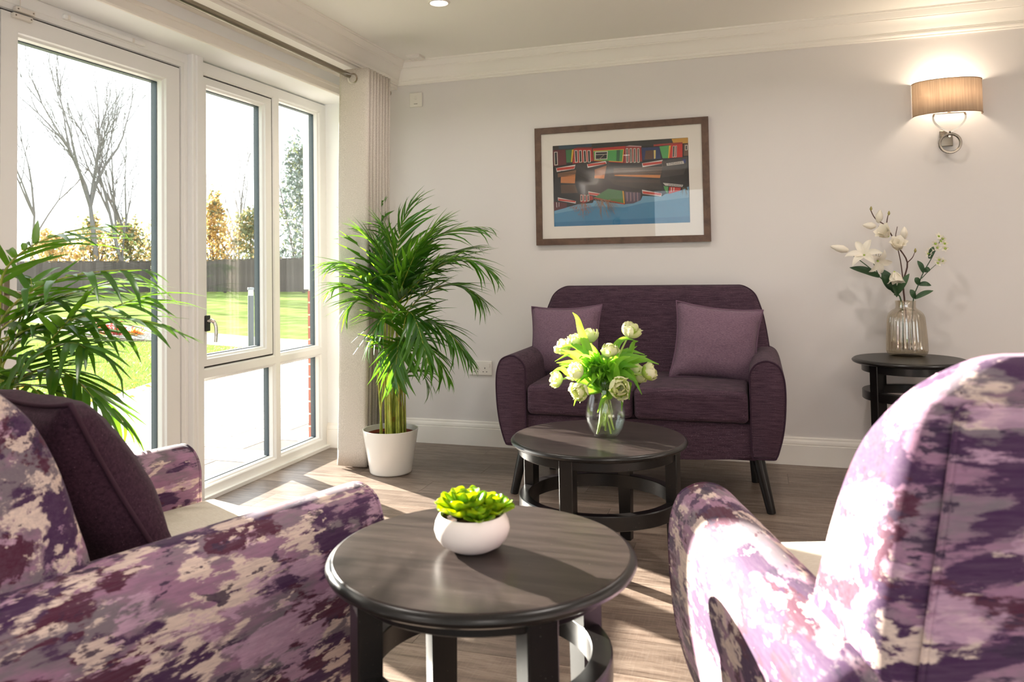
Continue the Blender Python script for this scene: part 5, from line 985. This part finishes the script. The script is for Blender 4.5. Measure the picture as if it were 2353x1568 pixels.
rt = random.Random(12); TUL = []
for i, p in enumerate(TULIP):
    p = V(p); t = thing('tulip', 'white and green parrot tulip, '+TLAB[i], 'flower', VC, 0, 'tulips in the clear vase'); a = rt.uniform(0, 6.28); TUL.append(t)
    out = p-(VC+V((0, 0, .20))); dr = (out.normalized()+V((0, 0, .25))).normalized() if i not in (6, 7, 5) else (out.normalized()+V((0, -.35, .05))).normalized()
    b0 = V(((.028+.012*(i % 2))*cos(a), (.028+.012*(i % 2))*sin(a), (.014, .03, .05)[i % 3])); neck = V((-b0.x*.5+out.x*.10, -b0.y*.5+out.y*.10, .195)); e = p-VC-dr*.022
    st = bmesh.new(); tube(st, spline([b0, (b0+neck)*.5, neck, (neck+e)*.5+V((0, 0, .018)), e], 4), .0034, 7); obj('stem', st, M_STEM, t)
    Z = dr; X = Z.orthogonal().normalized(); Y = Z.cross(X); Mb = Matrix((X, Y, Z)).transposed().to_4x4(); Mb.translation = e
    sc = rt.uniform(.96, 1.10)*(1.1 if i in (4, 7, 0) else 1.0)
    bl = obj('bloom', lathe(bmesh.new(), [(0, -.002), (.006, 0), (.008, .006), (.004, .02), (0, .026)], 10), M_TULG, t); bl.matrix_local = Mb @ Matrix.Diagonal((sc, sc, sc, 1))
    gr = i in (1, 5, 11, 10)
    for k in range(5): inst('petal', PETG[k % 2], bl, Matrix.Rotation(2*pi*k/5+a, 4, 'Z') @ Matrix.Rotation(rt.uniform(.0, .30), 4, 'Y') @ Matrix.Diagonal((1.0, 1.0, .95, 1)))
    for k in range(4): inst('petal', (PETG if gr and k % 2 else PETW)[k % 2], bl, Matrix.Rotation(2*pi*k/4+a+.5, 4, 'Z') @ Matrix.Rotation(rt.uniform(-.22, -.02), 4, 'Y') @ Matrix.Diagonal((.72, .85, 1.02, 1)))
    for k in range(4): inst('petal', PETW[(k+1) % 3], bl, Matrix.Rotation(2*pi*k/4+a, 4, 'Z') @ Matrix.Rotation(rt.uniform(-.14, .0), 4, 'Y') @ Matrix.Diagonal((.9, .95, 1.06, 1)))
    for k in range(5): inst('petal', PETW[k % 3], bl, Matrix.Rotation(2*pi*k/5+a+.9, 4, 'Z') @ Matrix.Rotation(rt.uniform(.0, .24), 4, 'Y') @ Matrix.Diagonal((1.06, 1.06, rt.uniform(.9, 1.15), 1)))
for k, (b_, e_) in enumerate(TLEAF):
    b_, e_ = V(b_)-VC, V(e_)-VC; j = min(range(12), key=lambda i: (V(TULIP[i])-VC-e_).length)
    root = V((b_.x*.12, b_.y*.12, .17)); md = b_.lerp(e_, .45)+V((0, 0, .018 if e_.z > .1 else .03)); pts = spline([root, b_.lerp(root, .35), b_, md, e_], 4)
    ribbon(pts, .034 if k not in (3, 4, 15) else .046, M_TULL, 'leaf', TUL[j], .5, V((rt.uniform(-.4, .4), -.8, .6)))
for k in range(84):
    a = rt.uniform(0, 6.28); d = V((cos(a), sin(a), rt.uniform(-.1, .9))); b_ = V((d.x*.03, d.y*.03, .19)); e_ = V((d.x*rt.uniform(.06, .18), d.y*.12, .205+max(-.07, d.z)*rt.uniform(.09, .15)))
    ribbon(spline([b_, b_.lerp(e_, .5)+V((0, 0, .03)), e_], 5), .036, M_TULL, 'leaf', TUL[k % 12], .5, V((rt.uniform(-.5, .5), -.7, .6)))

# ribbed vase with three artificial stems
RV = V((2.998, -.160, .606))
rv = thing('ribbed_vase', 'smoky ribbed glass vase on the side table under the lamp', 'vase', RV)
rib = lambda a, z: .022*cos(34*a)*min(1, max(0, (z-.008)/.02))*min(1, max(0, (.222-z)/.03))
pr1 = [(0, 0), (.070, 0), (.082, .004), (.090, .014), (.0925, .03), (.092, .06), (.0895, .11), (.086, .16), (.083, .19), (.077, .208), (.066, .222), (.054, .230), (.048, .234), (.046, .240), (.0465, .268), (.0475, .272), (.045, .272), (.0435, .24), (.06, .216), (.074, .20), (.082, .16), (.087, .06), (.084, .02), (0, .012)]
obj('glass', lathe(bmesh.new(), pr1, 204, rib=rib), M_SMOKE, rv, ang=60)
def stem(pts, rad, mat, parent, name='stem', n=6):
    b = bmesh.new(); P = spline([V(p)-RV for p in pts], 4); k = len(P)-1; tube(b, P, [rad*(1-.5*i/k) for i in range(k+1)], n); return obj(name, b, mat, parent)
def bud(p, d, L, w, mat, parent, name='bud'):
    d = V(d).normalized(); b = lathe(bmesh.new(), [(0, 0), (w*.55, L*.08), (w, L*.35), (w*.85, L*.6), (w*.4, L*.87), (0, L)], 12); o = obj(name, b, mat, parent); o.matrix_local = Matrix.Translation(V(p)-RV) @ d.to_track_quat('Z', 'Y').to_matrix().to_4x4(); return o
def petal2(L, w, cup, back, seed=0): 
    vv, ff = [], []; nu, nv = 8, 6; x = z = 0
    for i in range(nu+1):
        q = i/nu; ww = w*max(.03, sin(pi*(.06+.94*q)**.8))**.85; an = cup-(cup+back)*q**1.3
        for j in range(nv+1):
            s = -1+2*j/nv; vv.append((x, s*ww, z+abs(s)**2*ww*.45+.002*noise.noise(V((q*5+seed, s*3, seed)))))
        x += L/nu*cos(an); z += L/nu*sin(an)
    for i in range(nu):
        for j in range(nv): a = i*(nv+1)+j; ff.append((a, a+1, a+nv+2, a+nv+1))
    return vv, ff
def flower(p, d, n, L, w, cup, back, mat, parent, name='flower'):
    d = V(d).normalized(); c = obj(name, lathe(bmesh.new(), [(0, -.004), (.006, 0), (.004, .008), (0, .012)], 10), M_TULG, parent); c.matrix_local = Matrix.Translation(V(p)-RV) @ d.to_track_quat('Z', 'Y').to_matrix().to_4x4()
    me = raw_mesh('petal', petal2(L, w, cup, back, L*90), mat)
    for k in range(n): inst('petal', me, c, Matrix.Rotation(2*pi*k/n+(.2 if k % 2 else 0), 4, 'Z') @ Matrix.Translation((.003, 0, .002*(k % 2))))
    return c
mg = thing('magnolia_branch', 'brown magnolia branch with white cup blooms, the tallest stem in the ribbed vase', 'flower', RV, 0, 'artificial stems in the ribbed vase')
stem([RV+V((.01, 0, .03))]+[MAG['stem'][0]]+MAG['stem'][1:], .0045, M_BARK, mg, 'branch')
for k in ('stem2', 'stem3', 'stem4', 'stem5'): stem(MAG[k], .003, M_BARK, mg, 'branch')
for p in MAG['buds']: bud(V(p)-V((0, 0, .006)), (.1, 0, 1), .024, .0062, M_BUD, mg)
for p, d, L in zip(MAG['wb'], ((.15, -.1, 1), (-1, 0, .12), (.1, 0, 1)), (.07, .066, .066)): bud(V(p)-V(d).normalized()*L*.5, d, L, .0185, M_SILK, mg, 'white_bud')
for p, d in zip(MAG['cups'], ((-.5, -.5, .5), (.0, -.6, .6), (.1, -.3, -1))): flower(p, d, 6, .072, .029, 1.2, -.5, M_SILK, mg); flower(V(p)+V(d)*.004, d, 3, .06, .025, 1.4, -.9, M_SILK, mg)
ly = thing('lily_stem', 'white lily stem leaning left out of the ribbed vase, with one open bloom', 'flower', RV, 0, 'artificial stems in the ribbed vase')
stem([RV+V((-.02, 0, .03))]+LILY['stem'], .004, M_DLEAF, ly); stem(LILY['br'], .003, M_DLEAF, ly)
flower(LILY['open'][0], (-.25, -.75, .55), 6, .095, .019, .75, .75, M_SILK, ly); flower(LILY['open'][1], (.35, -.7, -.35), 5, .075, .017, .8, .6, M_SILK, ly)
fc = V(LILY['open'][1])-RV
for k in range(5): b = bmesh.new(); a = k*1.25; tube(b, [fc, fc+V((.012*cos(a), -.03, .03+.01*sin(a)))], .0012, 5); obj('stamen', b, M_BUD, ly)
bud(V(LILY['bud'])+V((.045, 0, -.012)), (-1, -.1, .28), .095, .020, M_SILK, ly, 'white_bud')
for k, (a, b) in enumerate(LILY['leaf']):
    a, b = V(a)-RV, V(b)-RV; ribbon(spline([a, a.lerp(b, .5)+V((0, -.012, .008)), b], 6), (.052, .034, .04, .058, .03)[k], M_DLEAF, 'leaf', ly, .25, V((.1, -.9, .4)), 1)
sg = thing('blossom_sprig', 'sprig of small white blossoms leaning right out of the ribbed vase', 'flower', RV, 0, 'artificial stems in the ribbed vase')
stem([RV+V((.02, 0, .03))]+SPRIG['stem'], .003, M_DLEAF, sg); stem(SPRIG['br'], .002, M_DLEAF, sg)
for k, p in enumerate(SPRIG['fl']): flower(p, (rt.uniform(-.6, .6), -.8, rt.uniform(-.2, .8)), 5, .017, .0068, .5, .2, M_SILK, sg, 'blossom')
for a, b in SPRIG['leaf']:
    a, b = V(a)-RV, V(b)-RV; ribbon(spline([a, a.lerp(b, .5)+V((0, -.008, .006)), b], 5), .026, M_DLEAF, 'leaf', sg, .25, V((rt.uniform(-.3, .3), -.9, .4)), 1)

# succulent bowl
BC = V((1.828, -3.248, .605))
sb = thing('potted_succulent', 'green rosette succulent in a white rounded bowl on the foreground table', 'plant', BC)
obj('bowl', lathe(bmesh.new(), [(0, 0), (.030, 0), (.036, .002), (.050, .010), (.059, .022), (.0625, .034), (.0605, .046), (.056, .055), (.053, .0585), (.0505, .0575), (.049, .052), (0, .048)], 64), M_BOWL, sb, ang=60)
so2 = lathe(bmesh.new(), [(.0515, .052), (.03, .054), (0, .055)], 40)
for v in so2.verts: v.co.z += .003*noise.noise(v.co*140)
obj('soil', so2, M_SOIL, sb)
def succ_leaf(L, w, up, seed):
    vv, ff = [], []; nu, nv = 8, 6; x = z = 0; ring = []
    for i in range(nu+1):
        q = i/nu; ww = w*1.25*((.34+.66*sin(pi/2*min(1, q/.64))) if q < .64 else max(.12, 1-((q-.64)/.375)**2)**.5); th = .0045*(1-.55*q)*(.7+.3*sin(pi*q)); an = up+.5*q-1.0*(q-.7)*(q > .7)
        ring.append([(x, s*ww, z+abs(s)**2*ww*.55+th*(1-s*s)**.5*k) for k, ss in ((1, range(nv+1)), (-1, range(nv, -1, -1))) for s in [-1+2*j/nv for j in ss]])
        x += L/nu*cos(an); z += L/nu*sin(an)
    n = len(ring[0]); vv = [p for r_ in ring for p in r_]
    for i in range(nu):
        for j in range(n): ff.append((i*n+j, i*n+(j+1) % n, (i+1)*n+(j+1) % n, (i+1)*n+j))
    ff.append(tuple(range(n))); ff.append(tuple(nu*n+j for j in range(n)))
    return raw_mesh('leaf', (vv, ff), M_SUCC)
SL = [succ_leaf(.050, .0165, .10, 1), succ_leaf(.042, .0155, .42, 2), succ_leaf(.034, .013, .85, 3), succ_leaf(.024, .010, 1.15, 4)]
rs = random.Random(2)
for (cx, cyy, cz, sc, cnt) in ((-.010, -.004, .057, 1.0, (8, 8, 7, 5)), (.030, .016, .056, .72, (6, 6, 5, 4)), (-.034, .022, .056, .6, (5, 5, 4, 3)), (.022, -.026, .055, .5, (5, 5, 4, 3))):
    for lv, n in enumerate(cnt):
        for k in range(n):
            a = 2*pi*k/n+lv*.42+rs.uniform(-.1, .1); s = sc*rs.uniform(.92, 1.08)
            inst('leaf', SL[lv], sb, Matrix.Translation((cx, cyy, cz+.003*lv)) @ Matrix.Rotation(a, 4, 'Z') @ Matrix.Translation((.004, 0, 0)) @ Matrix.Diagonal((s, s, s, 1)))
sb.scale = (1.03, 1.03, 1.03)
